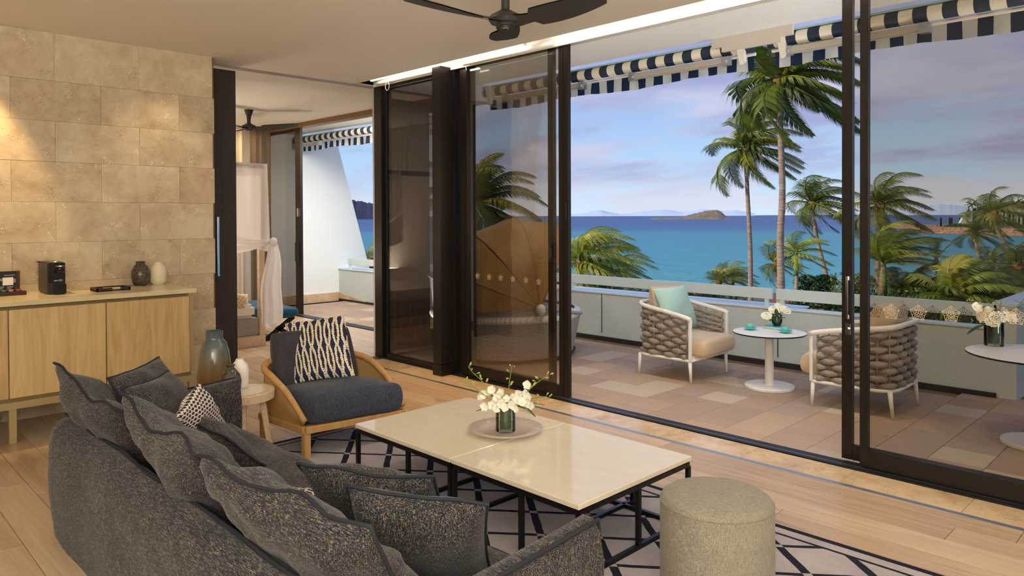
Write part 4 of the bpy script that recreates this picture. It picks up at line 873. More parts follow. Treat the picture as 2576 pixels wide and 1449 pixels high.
# canopy voile: swag tied at the post then hanging tail
vo=thing('canopy_drape','white voile bed drape tied back in a knot beside the canopy post','curtain',(bx+.01,by,0.2))
def swag(u,v):
    Y=3.25+(4.075-3.25)*u; top=2.185; bot=1.25+(1-u)**1.3*.42
    x=bx+.012+.015*sin(u*26+v*3)*(1-v*.4)+.02*v; yy=Y+(4.12-Y)*v**3*.35; return (x,yy,top+(bot-top)*v+.0)
vm=MB().grid(lambda u,v: (bx+.012+.010*sin(u*22)*(1-v),3.2+u*.885+(.03*v if u>.95 else 0),2.185+(1.12+.5*(1-u)**1.2-2.185)*v),26,14)
vm.build('flat_panel',M_voile,vo,smooth=True)
vm=MB()
def band(u,v):
    a=Vc((bx+.03,3.2,1.62-.42*v)); b=Vc((bx+.05,4.125,1.268-.04*v)); p=a+(b-a)*u; return p+Vc((.02*sin(v*16+u*3)*(1-u*.6),0,-.30*sin(u*PI*.5)*(1-u)*.9))
vm.grid(band,24,20).build('swag',M_voile,vo,smooth=True)
def tail(u,v):
    wv=.05+.115*sin(min(1,v*1.25)*PI*.5)*(1-.15*v)*(1 if v<.9 else math.sqrt(max(0,1-((v-.9)/.1)**2))); a=(u-.5)*2
    yc=4.13-.03*v; return (bx+.045+.028*sin(u*15+v*2)*min(1,v*2),yc+a*wv+.015*sin(v*9),1.255-1.05*v)
MB().grid(tail,22,26).build('tail',M_voile,vo,smooth=True)
MB().lathe([(0,-.06),(.03,-.05),(.042,-.02),(.045,.02),(.03,.045),(0,.055)],14,(bx+.055,4.135,1.245)).build('knot',M_voile,vo,smooth=True)
bn=thing('bench','teal upholstered bench with crossed black legs beside the canopy bed','bench',(-9.3,4.75,0))
B0=Vc((-9.35,4.30,0)); 
q0=onz(755,768,.42); q1=onz(650,742,.42); bd=(q1-q0); bd.z=0; bl=.5
MB().box(-10.15,-9.18,4.30,4.78,.30,.42)
xr=q0.x; 
cush('seat_pad','',(xr,q0.y-.44,.27),(xr,q0.y,.27),(xr-1.25,q0.y,.27),(xr-1.25,q0.y-.44,.27),.13,M_teal,bn,crown=.01)
for x in (xr-.12,xr-1.1):
    MB().bar((x,q0.y-.03,.27),(x,q0.y-.42,0),.03,.055).build('leg',M_steel,bn); MB().bar((x,q0.y-.42,.27),(x,q0.y-.03,0),.03,.055).build('leg',M_steel,bn)
curtain('sheer_curtain','warm lit cream sheer curtain at the far end of the bedroom',(-11.5,4.2),(-11.5,5.22),.02,2.98,.035,12,M_sheer,seed=7)
curtain('drape','dark taupe gathered drape beside the cream sheer in the bedroom',(-11.35,5.28),(-11.2,5.56),.02,2.98,.03,3,M_drape,seed=9)
lt=lamp('curtain_glow','AREA',(-11.3,4.7,2.9),(0,0,0),16,(1,.70,.36),shape='RECTANGLE',size=1.0,size_y=.1); aim(lt,(-11.55,4.8,0))
for q in ((-9.2,3.4),(-8.2,4.6),(-10.4,4.6)): lamp('bedroom_spot','SPOT',(q[0],q[1],2.95),(0,0,0),60,(1,.86,.70),spot_size=2.3,spot_blend=1,shadow_soft_size=.05)
lamp('bedroom_uplight','AREA',(-10.2,2.6,.7),(PI,0,0),40,(1,.88,.74),shape='SQUARE',size=.8)
# ------------------------------------------------------------ terrace furniture
def rope_chair(name,label,mx,cush_side):
    """woven lounge chair modelled at the origin facing +X; mx mirrors it to face -X"""
    t=thing(name,label,'armchair',mx[0],mx[1]); L=wmat(t)
    hx,hy=.305,.335
    def plan(s,ins=0.0):     # s from front left, round the back, to front right
        a=hx-ins;b=hy-ins; r=.16; segs=[2*a-r,PI*r/2,2*b-2*r,PI*r/2,2*a-r]; T=sum(segs); d=s*T
        if d<segs[0]: return Vc((a-d,-b,0)),Vc((0,-1,0))
        d-=segs[0]
        if d<segs[1]: th=d/r; return Vc((-a+r-r*sin(th),-b+r-r*cos(th),0)),Vc((-sin(th),-cos(th),0))
        d-=segs[1]
        if d<segs[2]: return Vc((-a,-b+r+d,0)),Vc((-1,0,0))
        d-=segs[2]
        if d<segs[3]: th=d/r; return Vc((-a+r-r*cos(th),b-r+r*sin(th),0)),Vc((-cos(th),sin(th),0))
        d-=segs[3]; return Vc((-a+r+d,b,0)),Vc((0,1,0))
    def ztop(s): p=plan(s)[0]; return .588+ (.695-.588)*min(1,max(0,(hx-p.x)/(2*hx)))**.8
    N=64
    pts=[plan(i/N)[0]*1.03+Vc((0,0,ztop(i/N))) for i in range(N+1)]
    mb=MB().tube(pts,[.021]*(N+1),8,flat=1.0); 
    mb.v=[(x,y,(z-0)*1) for x,y,z in mb.v]; mb.build('arm_rail',M_wht,t,local=True,smooth=True)
    MB().tube([plan(i/N)[0]+Vc((0,0,.205)) for i in range(N+1)]+[Vc((hx,-hy,.205))],.014,8).build('base_rail',M_wht,t,local=True,smooth=True)
    MB().bar((hx,-hy,.205),(hx,-hy,.59),.026,.03).build('front_upright',M_wht,t,local=True,bevel=.004,seg=1); MB().bar((hx,hy,.205),(hx,hy,.59),.026,.03).build('front_upright',M_wht,t,local=True,bevel=.004,seg=1)
    for x,y in ((hx-.01,-hy+.01),(hx-.01,hy-.01),(-hx+.03,-hy+.04),(-hx+.03,hy-.04)):
        MB().tube([(x,y,.205),(x+(.012 if x>0 else -.02),y,.0)],[.019,.011],12).build('leg',M_wht,t,local=True,smooth=True)
    ns=19
    for k in range(ns):
        s=.02+.96*k/(ns-1); p,n=plan(s,.012); MB().tube([p+Vc((0,0,.21)),p+Vc((0,0,ztop(s)-.01))],.008,6).build('stake',M_rope,t,local=True,smooth=True)
    nr=8
    for r in range(nr):
        M_=(ns-1)*6; P=[];R=[]
        for i in range(M_+1):
            s=.02+.96*i/M_; f=(r+.5)/nr; p,n=plan(s,.012); z=.212+(ztop(s)-.03-.212)*f; ph=PI*i/6
            w_=cos(ph+PI*r+PI/2*0); P.append(p+n*(.012*cos(PI*i/6+PI*r))+Vc((0,0,z))); R.append(.0125+.0135*abs(cos(PI*i/12+ (PI/2 if r%2 else 0))))
        MB().tube(P,R,8).build('rope_strand',M_rope,t,local=True,smooth=True)
    MB().box(-hx+.05,hx,-hy+.04,hy-.04,.215,.245).build('seat_base',M_wht,t,local=True)
    def lc(name,a,b,c,d,h,m_,**k):
        o=cush(name,'',a,b,c,d,h,m_,t,**k); o.matrix_parent_inverse=Matrix.Identity(4); WM[o.name]=L
    lc('seat_cushion',(hx+.13,-hy+.045,.235),(hx+.13,hy-.045,.235),(-hx+.05,hy-.045,.235),(-hx+.05,-hy+.045,.235),.165,M_cushb,crown=.02)
    pillow('back_cushion','',[L@Vc(q) for q in ((-hx+.24,-.26,.39),(-hx+.24,.26,.39),(-hx+.10,.23,.84),(-hx+.10,-.23,.84))],.24,M_cushb,parent=t,seed=3,ear=.0,puff=.30,wr=.01)
    return t
c1=rope_chair('rope_armchair','woven rope armchair left of the round terrace table with a mint cushion',((-3.915,6.20,0),0),0)
dC=(Vc((-3.9,6.15,.5))-EYE).dot(FW)
pillow('mint_cushion','square mint green cushion on the left woven armchair',[at(1680,828,dC-.10),at(1755,826,dC+.35),at(1722,716,dC+.10),at(1642,728,dC-.28)],.13,M_mint,seed=31,ear=.04)
c2=rope_chair('rope_armchair','woven rope armchair right of the round terrace table, its back behind the glass',((-2.185,6.20,0),PI),0)
pillow('mint_cushion','mint green cushion mostly hidden on the right woven armchair behind the door post',[(-2.25,6.35,.42),(-2.12,6.0,.42),(-2.02,6.0,.72),(-2.15,6.38,.72)],.12,M_mint,seed=33,ear=.04)
def terr_table(c,zt,r,rb,label):
    t=thing('terrace_table',label,'table',tuple(c)); c=Vc(c)
    MB().lathe([(0,zt-.002),(r-.001,zt-.002)],64,c).build('table_top',M_wht,t); MB().lathe([(0,zt-.014),(r-.004,zt-.014),(r,zt-.010),(r,zt-.0025),(r-.001,zt-.0015)],64,c).build('dark_edge',M_black,t)
    MB().tube([c+Vc((0,0,.02)),c+Vc((0,0,zt-.014))],.038,24).build('pedestal',M_wht,t,smooth=False); smooth_angle(t.children[2],40)
    MB().lathe([(0,0),(rb,0),(rb,.018),(rb-.006,.024),(0,.028)],48,c).build('base_disc',M_wht,t,smooth=False); smooth_angle(t.children[3],30); return t
tc=(-3.03,6.24,0); tt=terr_table(tc,.50,.315,.215,'small round white pedestal table between the two woven armchairs')
t2=terr_table((-.99,5.93,0),.61,.42,.215,'larger round white pedestal table behind the right hand glass')
# cups
def cup(px,py,label,side,slab,z=.50):
    p=onz(px,py,z); t=thing('saucer',slab,'saucer',(p.x,p.y,z),group=None)
    MB().lathe([(0,.002),(.025,.002),(.03,.004),(.06,.018),(.058,.020),(.028,.007),(0,.006)],32,p).build('saucer_dish',M_turq,t,smooth=True)
    u=thing('cup',label,'cup',(p.x,p.y,z+.006))
    MB().lathe([(0,.006),(.018,.006),(.03,.02),(.033,.052),(.031,.053),(.028,.02),(0,.012)],28,p).build('bowl',M_turq,u,smooth=True); MB().lathe([(0,.049),(.031,.049)],24,p).build('coffee',M_coffee,u)
    hp=[p+RT*(side*(.030+.020*sin(PI*i/8)))+Vc((0,0,.044-.026*i/8)) for i in range(9)]; MB().tube(hp,.0035,6).build('handle',M_turq,u,smooth=True)
cup(1887,829,'turquoise coffee cup nearest the left armchair, handle to the left',-1,'turquoise saucer under the left cup')
cup(1976,837,'turquoise coffee cup nearest the right armchair, handle to the right',1,'turquoise saucer under the right cup')
pb=onz(1952,826,.50); bk_=thing('book','turquoise covered book lying under the rose vase','book',(pb.x,pb.y,.5)); MB().box(pb.x-.10,pb.x+.08,pb.y-.06,pb.y+.08,.517,.521).box(pb.x-.10,pb.x+.08,pb.y-.06,pb.y+.08,.500,.503).build('cover',M_book,bk_); MB().box(pb.x-.098,pb.x+.075,pb.y-.058,pb.y+.078,.503,.517).build('pages',M_page,bk_)
# rose vase
rv=thing('rose_vase','small rounded glass vase with green leaf lining on the terrace table','vase',(pb.x+.0,pb.y+.02,.521)); rc=Vc((pb.x+.0,pb.y+.02,.521)); DR=(rc-EYE).dot(FW)
MB().lathe([(0,0),(.03,0),(.045,.03),(.048,.06),(.038,.1),(.036,.115),(.034,.115),(.036,.1),(.046,.06),(.043,.03),(0,.008)],28,rc).build('glass',M_clear,rv,smooth=True)
MB().lathe([(0,.01),(.028,.01),(.041,.03),(.044,.055),(.036,.085)],24,rc).build('leaf_lining',M_leaf,rv,smooth=True)
rs=thing('rose_bunch','three large cream roses with green leaves in the terrace vase','flowers',tuple(rc+Vc((0,0,.08))))
for (x,y,dz,r) in ((1928,793,-.03,.045),(1948,778,.0,.05),(1976,778,-.02,.052),(1962,770,.05,.045)):
    c=at(x,y,DR+dz); mb=MB()
    for ring in range(4):
        for i in range(5+ring):
            a=2*PI*i/(5+ring)+ring*.7; R=r*(.3+.24*ring); nrm=(UP*.8-FW*.6+RT*.2*(1 if x>1950 else -1)).normalized(); X=nrm.cross(Vc((0,0,1)) if abs(nrm.z)<.9 else RT).normalized(); Yv=nrm.cross(X)
            d=(X*cos(a)+Yv*sin(a))
            mb.grid(lambda u,v,d=d,a=a,R=R,ring=ring: c+d*(R*(.55+.5*v))+(X*-sin(a)+Yv*cos(a))*((u-.5)*R*1.3*sin(PI*min(.97,.25+.6*v)))+nrm*(r*(.55-.2*ring)*(1-v*.2)-abs(u-.5)*R*.2),4,3)
    mb.build('rose',M_rosep,rs,smooth=True)
for (x,y,x2,y2,dz) in ((1952,800,1935,806,-.02),(1955,800,1952,775,-.04),(1960,800,1975,798,-.03),(1958,805,1968,790,.0),(1950,802,1962,782,.02),(1945,792,1943,770,.03)):
    leafblade(rs,at(x,y,DR+dz),at(x2,y2,DR+dz-.03),.020,.005)
# orchid vase on the bigger table
p2=onz(2500,868,.61); v2=glassvase((p2.x,p2.y,.61),.062,.165,'orchid_vase','glass cylinder vase of white orchids on the larger table behind the right hand glass'); D2=(p2-EYE).dot(FW)
ar2=thing('orchid_arrangement','white orchid sprays in the vase behind the right hand glass','flowers',(p2.x,p2.y,.70))
sprays(ar2,Vc((p2.x,p2.y,.70)),D2,[[(2492,800,0),(2475,780,.05),(2450,765,.1),(2428,760,.1)],[(2508,795,0),(2515,775,.05),(2520,755,.06)],[(2515,800,0),(2540,785,.1),(2566,765,.15),(2576,752,.2)]],
 [(2470,795,0,1.3),(2480,805,-.05,1.4),(2495,800,-.05,1.4),(2455,775,0,1.2),(2510,800,-.03,1.4),(2530,798,0,1.3),(2485,785,0,1.2),(2545,800,0,1.2),(2520,786,.05,1.2),(2500,812,-.06,1.3)],S=1.3)
leafblade(ar2,at(2485,815,D2),at(2432,840,D2-.1),.02,.02)
# daybed
DC=Vc((-5.98,5.80,0)); fa=math.radians(58)
db=thing('daybed','round white wicker daybed with a brown folding canopy behind the left glass','daybed',tuple(DC))
def rim(a):         # rim height by angle, low towards the foot
    k=(1-cos(a-fa))/2; return .44+.44*k
def dbwall(u,v):
    a=2*PI*u; r=.77+.09*v; z=.04+(rim(a)-.04)*v; return (DC.x+r*cos(a),DC.y+r*sin(a),z)
MB().grid(dbwall,96,10).build('wicker_base',M_wicker,db,smooth=True)
MB().tube([(DC.x+.86*cos(2*PI*i/72),DC.y+.86*sin(2*PI*i/72),rim(2*PI*i/72)) for i in range(72)],.02,8,closed=True).build('rim',M_wicker,db,smooth=True)
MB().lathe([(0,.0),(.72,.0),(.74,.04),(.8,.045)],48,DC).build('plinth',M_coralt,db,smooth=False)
fv=Vc((cos(fa),sin(fa),0)); sv=Vc((-sin(fa),cos(fa),0))
MB().grid(lambda u,v:(DC.x+.83*v*cos(2*PI*u),DC.y+.83*v*sin(2*PI*u),.47+.045*(1-v**6)),64,10).build('mattress',M_stripecush,db,smooth=True)
MB().lathe([(.80,.42),(.85,.43),(.865,.46),(.85,.50),(.79,.515)],64,DC).build('mattress_edge',M_stripecush,db,smooth=True)
pv=[DC+fv*.10-sv*.83+Vc((.09,.04,.60)),DC+fv*.10+sv*.83+Vc((.09,.04,.60))]
pc_=(pv[0]+pv[1])/2; angs=[66,97,128,158,184]; 
def hoop(th,s,rr=.945):
    a=PI*s; up_=(fv*cos(math.radians(th))+Vc((0,0,1))*sin(math.radians(th))); sq=math.copysign(abs(cos(a))**.85,cos(a)); return pc_-sv*(.83*sq)+up_*(rr*abs(sin(a))**.62)
def hood(u,v):
    i=v*(len(angs)-1); k=int(min(i,len(angs)-2)); f=i-k; th=angs[k]*(1-f)+angs[k+1]*f; sag=.045*sin(PI*f)*sin(PI*u)
    p=hoop(th,u,.945-sag); q=noise.noise(Vc((u*7,v*6,2)))*.018*sin(PI*u)+.012*sin(u*3+f*PI)*0; return p+(p-pc_).normalized()*q
MB().grid(hood,40,32).build('canopy_hood',M_hood,db,smooth=True)
for th in angs[:4]: MB().tube([hoop(th,i/30,.950) for i in range(31)],.009,6).build('canopy_hoop',M_hood,db,smooth=True)
for p in pv: MB().ball(p-Vc((0,0,.02)),.055,10,8,(1,1,1.1)).build('hinge_plate',M_wht,db,smooth=True)
# star decals on the doors, with dark doubles drawn for their reflection
def star(cx,cz,y,R,m_,parent,th=.0032):
    mb=MB(); P=lambda r,a:(cx+r*R*sin(a),y,cz+r*R*cos(a)*1.0)
    o_=[]; 
    for i in range(5):
        a=2*PI*i/5; o_+= [P(1,a),P(.72,a+PI/5)]
    segs=[(o_[i],o_[(i+1)%10]) for i in range(10)]
    for i in range(5):
        a=2*PI*i/5; segs+=[(P(1,a),P(.33,a+PI/5)),(P(1,a),P(.33,a-PI/5)),(P(.72,a+PI/5),P(.33,a+PI/5)),(P(.33,a+PI/5),P(.33,a-PI/5)),(P(.55,a),P(0,a))]
    w_=R*.04
    for a,b in segs:
        a=Vc(a);b=Vc(b); d=(b-a).normalized(); n=Vc((-d.z,0,d.x))*w_/2; mb.poly([a-n,b-n,b+n,a+n])
    mb.build('star_motif',m_,parent)
for px,py in ((1172,692),(1201,694),(1230,697),(1259,699),(1290,702),(1323,705),(1355,709)):
    p=ony(px,py,YD-.037); star(p.x,p.z,YD-.037,.030,M_decal,d1b)
for i,px in enumerate((2242,2310,2392,2480,2556)):
    p=ony(px,785+(px-2242)*.04,YD-.030); star(p.x,p.z,YD-.030,.048,M_decal,d4)
for i,px in enumerate((2200,2274,2346,2424,2506)):  # grey doubles stand for the stars reflected in the second pane
    p=ony(px,782+(px-2200)*.045,YD+.035); star(p.x,p.z,YD+.035,.046,M_starrefl,d3)
# interior accent lamps in the ceiling
def downlight(x,y,e,color,sz,tgt=None,blend=.6,label='recessed ceiling spotlight',seen=True):
    l=lamp('spot_beam','SPOT',(x,y,CZ-.03),(0,0,0),e,color,spot_size=math.radians(sz),spot_blend=blend,shadow_soft_size=.04)
    if tgt: aim(l,tgt)
downlight(-6.30,.95,130,(1,.68,.32),52,(-6.62,1.0,1.2),.5)
downlight(-6.30,-.2,60,(1,.70,.38),60,(-6.6,-.2,1.2)); downlight(-6.2,2.3,22,(1,.74,.44),80,(-6.6,2.2,1.0),.9)
downlight(-5.3,4.05,150,(1,.56,.18),62,(-5.1,4.3,0),.9); downlight(-2.9,4.2,14,(1,.74,.44),90,(-2.9,4.3,0),.9)
downlight(-3.2,2.6,34,(1,.80,.55),95,(-3.2,2.7,0),.9); downlight(-.6,3.9,10,(1,.72,.40),90,(-.6,4.2,0),.9)
for x in (-5.6,-4.2,-2.9,-1.6,-.3): lamp('terrace_fill','SPOT',(x,4.95,2.93),(0,0,0),60,(1,.92,.82),spot_size=2.5,spot_blend=1,shadow_soft_size=.1)  # added fill spots under the soffit to brighten the terrace
for x in (-10.6,-9.2,-7.8): lamp('terrace_fill','SPOT',(x,5.95,2.93),(0,0,0),110,(1,.95,.86),spot_size=2.6,spot_blend=1,shadow_soft_size=.1)  # same added fill over the bedroom terrace
for y_ in (5.95,6.15): aim(lamp('fin_fill','SPOT',(-8.6,y_,2.9),(0,0,0),170,(1,.97,.88),spot_size=1.5,spot_blend=1,shadow_soft_size=.2),(-11.9,6.7,1.4))  # fill spots added to lift the white fin wall
aim(lamp('soffit_fill','SPOT',(.9,5.15,.35),(0,0,0),420,(.96,.98,1),spot_size=1.6,spot_blend=1,shadow_soft_size=.3),(-2.6,5.1,3.0))  # unseen spot added low at the right to brighten the soffit
aim(lamp('soffit_fill','SPOT',(-6.5,4.95,.35),(0,0,0),160,(.96,.98,1),spot_size=1.8,spot_blend=1,shadow_soft_size=.3),(-4.4,5.05,3.0))  # matching added fill from the left end of the soffit
# ------------------------------------------------------------ landscape
def pol(px,dist,z=0):      # ground point along a picture column
    r=at(px,541,1)-EYE; r.z=0; r.normalize(); return Vc((r.x*dist,r.y*dist,z))
SEA=-7.2; GR=-6.0
def seaf(t,b):
    x,y,z=t.sep(t.obj())[:3]; dist=t.m('SQRT',t.m('ADD',t.m('MULTIPLY',x,x),t.m('MULTIPLY',y,y)))
    L=t.m('DIVIDE',t.m('LOGARITHM',dist,10.0),4.0); L=t.m('ADD',L,t.m('MULTIPLY',t.m('SUBTRACT',t.noise(t.obj(),.012,3,.6,.5),.5),.05))
    c=t.ramp(L,[(.44,srgb(92,166,156)),(.50,srgb(64,150,154)),(.56,srgb(38,138,154)),(.64,srgb(36,130,144)),(.665,srgb(20,86,140)),(.72,srgb(14,58,124)),(1,srgb(20,54,116))])
    wv=t.noise(t.mapping(t.obj(),(1,1,1),(0,0,0),(0,0,.5)),.55,5,.6,.4); wv2=t.noise(t.mapping(t.obj(),(.25,.6,1),(0,0,0),(0,0,.9)),.5,4,.6); c=t.mix(t.m('MULTIPLY',t.ramp(t.m('ADD',t.m('MULTIPLY',wv,.45),t.m('ADD',t.m('MULTIPLY',wv2,.3),t.m('MULTIPLY',t.noise(t.mapping(t.obj(),(.05,.16,1),(0,0,0),(0,0,.8)),1.0,6,.7),.25))),[(.42,(0,0,0)),(.60,(1,1,1))]),.55),c,srgb(16,96,134))
    t.link(c,b.inputs['Base Color']); t.link(t.bump(wv,.5,.35),b.inputs['Normal']); b.inputs['Roughness'].default_value=.35; b.inputs['Specular IOR Level'].default_value=.08
M_sea=mat('sea',fn=seaf)
sea=MB(); rings=[55,90,150,300,700,2000,6000,16000]; NS=96
for r in rings:
    for j in range(NS): a=2*PI*j/NS; sea.v.append((r*cos(a),r*sin(a),SEA))
for i in range(len(rings)-1):
    for j in range(NS): a=i*NS+j; b_=i*NS+(j+1)%NS; sea.f.append((a,b_,b_+NS,a+NS))
tag(sea.build('sea',M_sea),'turquoise to deep blue sea reaching the horizon','sea',kind='stuff')
M_sandb=mat('beach and lawn',fn=basecol(srgb(186,164,130),srgb(206,186,152),.15)); M_lawn=mat('undergrowth ground',fn=basecol(srgb(46,62,28),srgb(90,96,46),.8))
g=MB(); cols=[(-600,80),(300,80),(900,84),(1300,90),(1700,86),(1850,78),(2050,84),(2200,80),(2330,86),(2440,100),(2560,150),(2800,190),(3400,210)]
def band_(r0s,r1s,z0,z1,mb):
    k=len(mb.v)
    for (px,_),r0,r1 in zip(cols,r0s,r1s): mb.v.append(tuple(pol(px,r0,z0))); mb.v.append(tuple(pol(px,r1,z1)))
    for i in range(len(cols)-1): mb.f.append((k+2*i,k+2*i+2,k+2*i+3,k+2*i+1))
band_([9]*13,[c[1]-7 for c in cols],GR,GR,g); tag(g.build('garden_ground',M_lawn),kind='structure')
g=MB(); band_([c[1]-7 for c in cols],[c[1] for c in cols],GR,SEA-.1,g); tag(g.build('beach',M_sandb),kind='structure')
# pool beside the lawn
M_pool=mat('pool water',srgb(70,190,196),.05,spec=.5)
pp=[pol(2440,58,GR+.05),pol(2600,50,GR+.05),pol(2720,75,GR+.05),pol(2520,80,GR+.05),pol(2455,72,GR+.05)]
tag(MB().prism(pp,(0,0,.05)).build('swimming_pool',M_pool),'pale turquoise pool among the palms at the right edge','pool')
pgl=thing('shade_frame','thin white square frame standing beside the pool','frame',tuple(pol(2535,62,GR)))
fa1=pol(2527,60,GR);fb1=pol(2575,62,GR)
for q in (fa1,fb1): MB().bar(q,q+Vc((0,0,1.9)),.12,.12).build('post',M_wht,pgl)
MB().bar(fa1+Vc((0,0,1.9)),fb1+Vc((0,0,1.9)),.12,.12).build('beam',M_wht,pgl)
rf=pol(2000,60,GR); tag(MB().prism([pol(1925,52,GR+.0),pol(2140,52,GR+.0),pol(2140,66,GR+.9),pol(1925,66,GR+.9)],(0,0,-.2)).build('timber_roof',mat('red timber boards',fn=wood(srgb(96,50,36),srgb(122,66,48),srgb(140,84,60),'x',.7,1.0,.05,False))),'low reddish timber roof behind the balustrade below the round tree','roof')
# palms, blown by wind from the left
WIND=(RT*.95+FW*.25); WIND.z=0; WIND.normalize()
def leafmat(name,c1,c2,c3):
    M=bpy.data.materials.new(name); M.use_nodes=True; t=NT(M.node_tree); b=t.n['Principled BSDF']; n=t.noise(t.obj(),1.3,3); f=t.m('ADD',t.m('MULTIPLY',n,.6),t.m('MULTIPLY',t.rnd(),.4))
    c=t.ramp(f,[(.25,c1),(.5,c2),(.8,c3)]); t.link(c,b.inputs['Base Color']); b.inputs['Roughness'].default_value=.45
    tl=t.n.new('ShaderNodeBsdfTranslucent'); t.link(c,tl.inputs[0]); mx=t.n.new('ShaderNodeMixShader'); mx.inputs[0].default_value=.3; t.link(b.outputs[0],mx.inputs[1]); t.link(tl.outputs[0],mx.inputs[2]); t.link(mx.outputs[0],t.n['Material Output'].inputs[0]); return M
M_fr=leafmat('palm frond green',srgb(56,72,26),srgb(108,120,38),srgb(176,162,58)); M_fr2=leafmat('palm frond bright',srgb(72,98,30),srgb(128,144,42),srgb(196,186,66)); M_fr3=leafmat('palm frond dark',srgb(42,58,26),srgb(80,94,36),srgb(134,134,52))
M_bark=mat('palm bark',fn=basecol(srgb(120,100,84),srgb(176,152,134),2.2,aniso=(1,1,6)),rough=.9); M_crownsh=mat('palm crownshaft',srgb(116,150,52),.45); M_boot=mat('palm fibre',srgb(128,94,56),.9); M_mid=mat('frond midrib',srgb(178,170,84),.5)
def frond(base,az,el,L,name,material,parent,rg,wind=.75,nl=34,wd=.30,droop=1.0):
    nl=int(nl*1.35); d=Vc((cos(az)*cos(el),sin(az)*cos(el),sin(el))); P=[Vc(base)]; n=12; st_=L/n
    for i in range(n):
        f=i/n; d=(d+WIND*(wind*.30*(f+.12)+.03)+Vc((0,0,-.20*droop*(.4+f)))*.8).normalized() if True else d
        P.append(P[-1]+d*st_)
    mb=MB(); 
    for i in range(n): 
        pass
    mb.tube(P,[.045*L/3*(1-.85*i/n) for i in range(n+1)],4)
    for k in range(nl):
        f=.10+.88*k/(nl-1); i=min(n-1,int(f*n)); g_=f*n-i; p=P[i].lerp(P[i+1],g_); t_=(P[i+1]-P[i]).normalized(); s=t_.cross(Vc((0,0,1)));
        if s.length<.05: s=Vc((1,0,0))
        s.normalize(); nn=s.cross(t_)
        ll=L*wd*(sin(PI*min(1,f*.86+.12))**.6)*rg.uniform(.85,1.1)
        for sd in (1,-1):
            dd=(s*sd*.85+t_*.55+nn*.10+WIND*(wind*.26)+Vc((0,0,-.28*droop))).normalized(); e1=p+dd*ll*.5; dd2=(dd+WIND*wind*.22+Vc((0,0,-.65*droop))).normalized(); e2=e1+dd2*ll*.5; w_=L*.0062
            mb.poly([p-t_*w_,e1-t_*w_*1.1,e1+t_*w_*1.1,p+t_*w_]); mb.poly([e1-t_*w_*1.1,e2,e1+t_*w_*1.1])
    o=bpy.data.objects.new(name,None) if False else None
    me=bpy.data.meshes.new(name); me.from_pydata(mb.v,[],mb.f); me.materials.append(material); o=bpy.data.objects.new(name,me); COL.objects.link(o); setpar(o,parent,False); return o
def palm(cx,cy,D,L,label,trunk=None,nf=18,material=None,seed=0,tw=None,shaft=False,elmin=-.5,elmax=1.35,wind=1.25,droop=1.0,nl=34,vertical=False,wd=.30,group=None):
    rg=random.Random(seed+100); c=at(cx,cy,D); tr_=trunk or [(cx,cy+200)]
    base=at(*tr_[-1],D+ (0 if len(tr_)<3 else 0)); 
    bz=min(base.z,GR+.0); 
    pts=[c]+[at(x,y,D) for x,y in tr_]; last=pts[-1]
    if last.z>GR: 
        dv_=(pts[-1]-pts[-2]); pts.append(Vc((last.x+ (dv_.x/abs(dv_.z) if dv_.z else 0)*(last.z-GR)*.5,last.y+(dv_.y/abs(dv_.z) if dv_.z else 0)*(last.z-GR)*.5,GR)))
    t=thing('palm_tree',label,'palm tree',tuple(Vc((pts[-1].x,pts[-1].y,GR))),group=group)
    tw=tw or .12*L/3*1.2; P=[]
    for i in range(len(pts)-1):
        p0=pts[max(i-1,0)];p1=pts[i];p2=pts[i+1];p3=pts[min(i+2,len(pts)-1)]
        for k in range(8):
            u=k/8; P.append(.5*((2*p1)+(p2-p0)*u+(2*p0-5*p1+4*p2-p3)*u*u+(3*p1-p0-3*p2+p3)*u**3))
    P.append(pts[-1]); n_=len(P)
    MB().tube(P,[tw*(.8+.5*i/n_)*(1+.05*(i%2)) for i in range(n_)],10).build('trunk',M_bark,t,smooth=True)
    if shaft: MB().tube([c+Vc((0,0,.15)),c-Vc((0,0,.6)),c-Vc((0,0,1.3))],[tw*.7,tw*1.15,tw*1.25],10).build('crownshaft',M_crownsh,t,smooth=True)
    else: MB().tube([c+Vc((0,0,.35)),c,c-Vc((0,0,.35))],[tw*1.2,tw*2.0,tw*1.1],10).build('fibre_sheath',M_boot,t,smooth=True)
    for k in range(nf):
        az=2*PI*k*.382*1.0+rg.uniform(-.3,.3); el=elmin+(elmax-elmin)*((k+.5)/nf)+rg.uniform(-.12,.12)
        frond(c+Vc((0,0,.1)),az,el,L*rg.uniform(.85,1.1),'frond',material or M_fr,t,rg,wind,nl,wd,droop)
    return t
palm(1958,212,27,3.3,'tallest palm in the middle of the view, its crown meeting the awning',[(1962,300),(1968,480),(1963,600),(1965,740)],28,M_fr,1,.115,nl=50)
palm(1876,380,38,3.5,'tall slender palm just left of the tallest one',[(1880,480),(1887,620),(1888,740)],27,M_fr,2,.11,nl=44)
palm(2043,515,55,3.9,'mid height palm on twin slanting trunks left of the door posts',[(2055,600),(2078,690),(2085,740)],26,M_fr,3,.15)
palm(2215,520,50,4.0,'palm with long drooping fronds just right of the door posts',[(2212,600),(2208,680),(2208,740)],26,M_fr,4,.15)
palm(2222,668,31,2.9,'bright green low palm with upright fronds and green shaft behind the right glass',[(2219,720),(2218,770)],18,M_fr2,5,.13,shaft=True,elmin=.25,elmax=1.5,droop=.7,wd=.34)
palm(2003,640,45,2.7,'young bright palm with a slim green stem beside the tallest trunk',[(2004,690),(2003,740)],14,M_fr2,6,.11,shaft=True)
palm(1950,668,48,2.6,'darker leaning palm half hidden behind the tallest trunk',[(1956,700),(1958,745)],12,M_fr,7,.12)
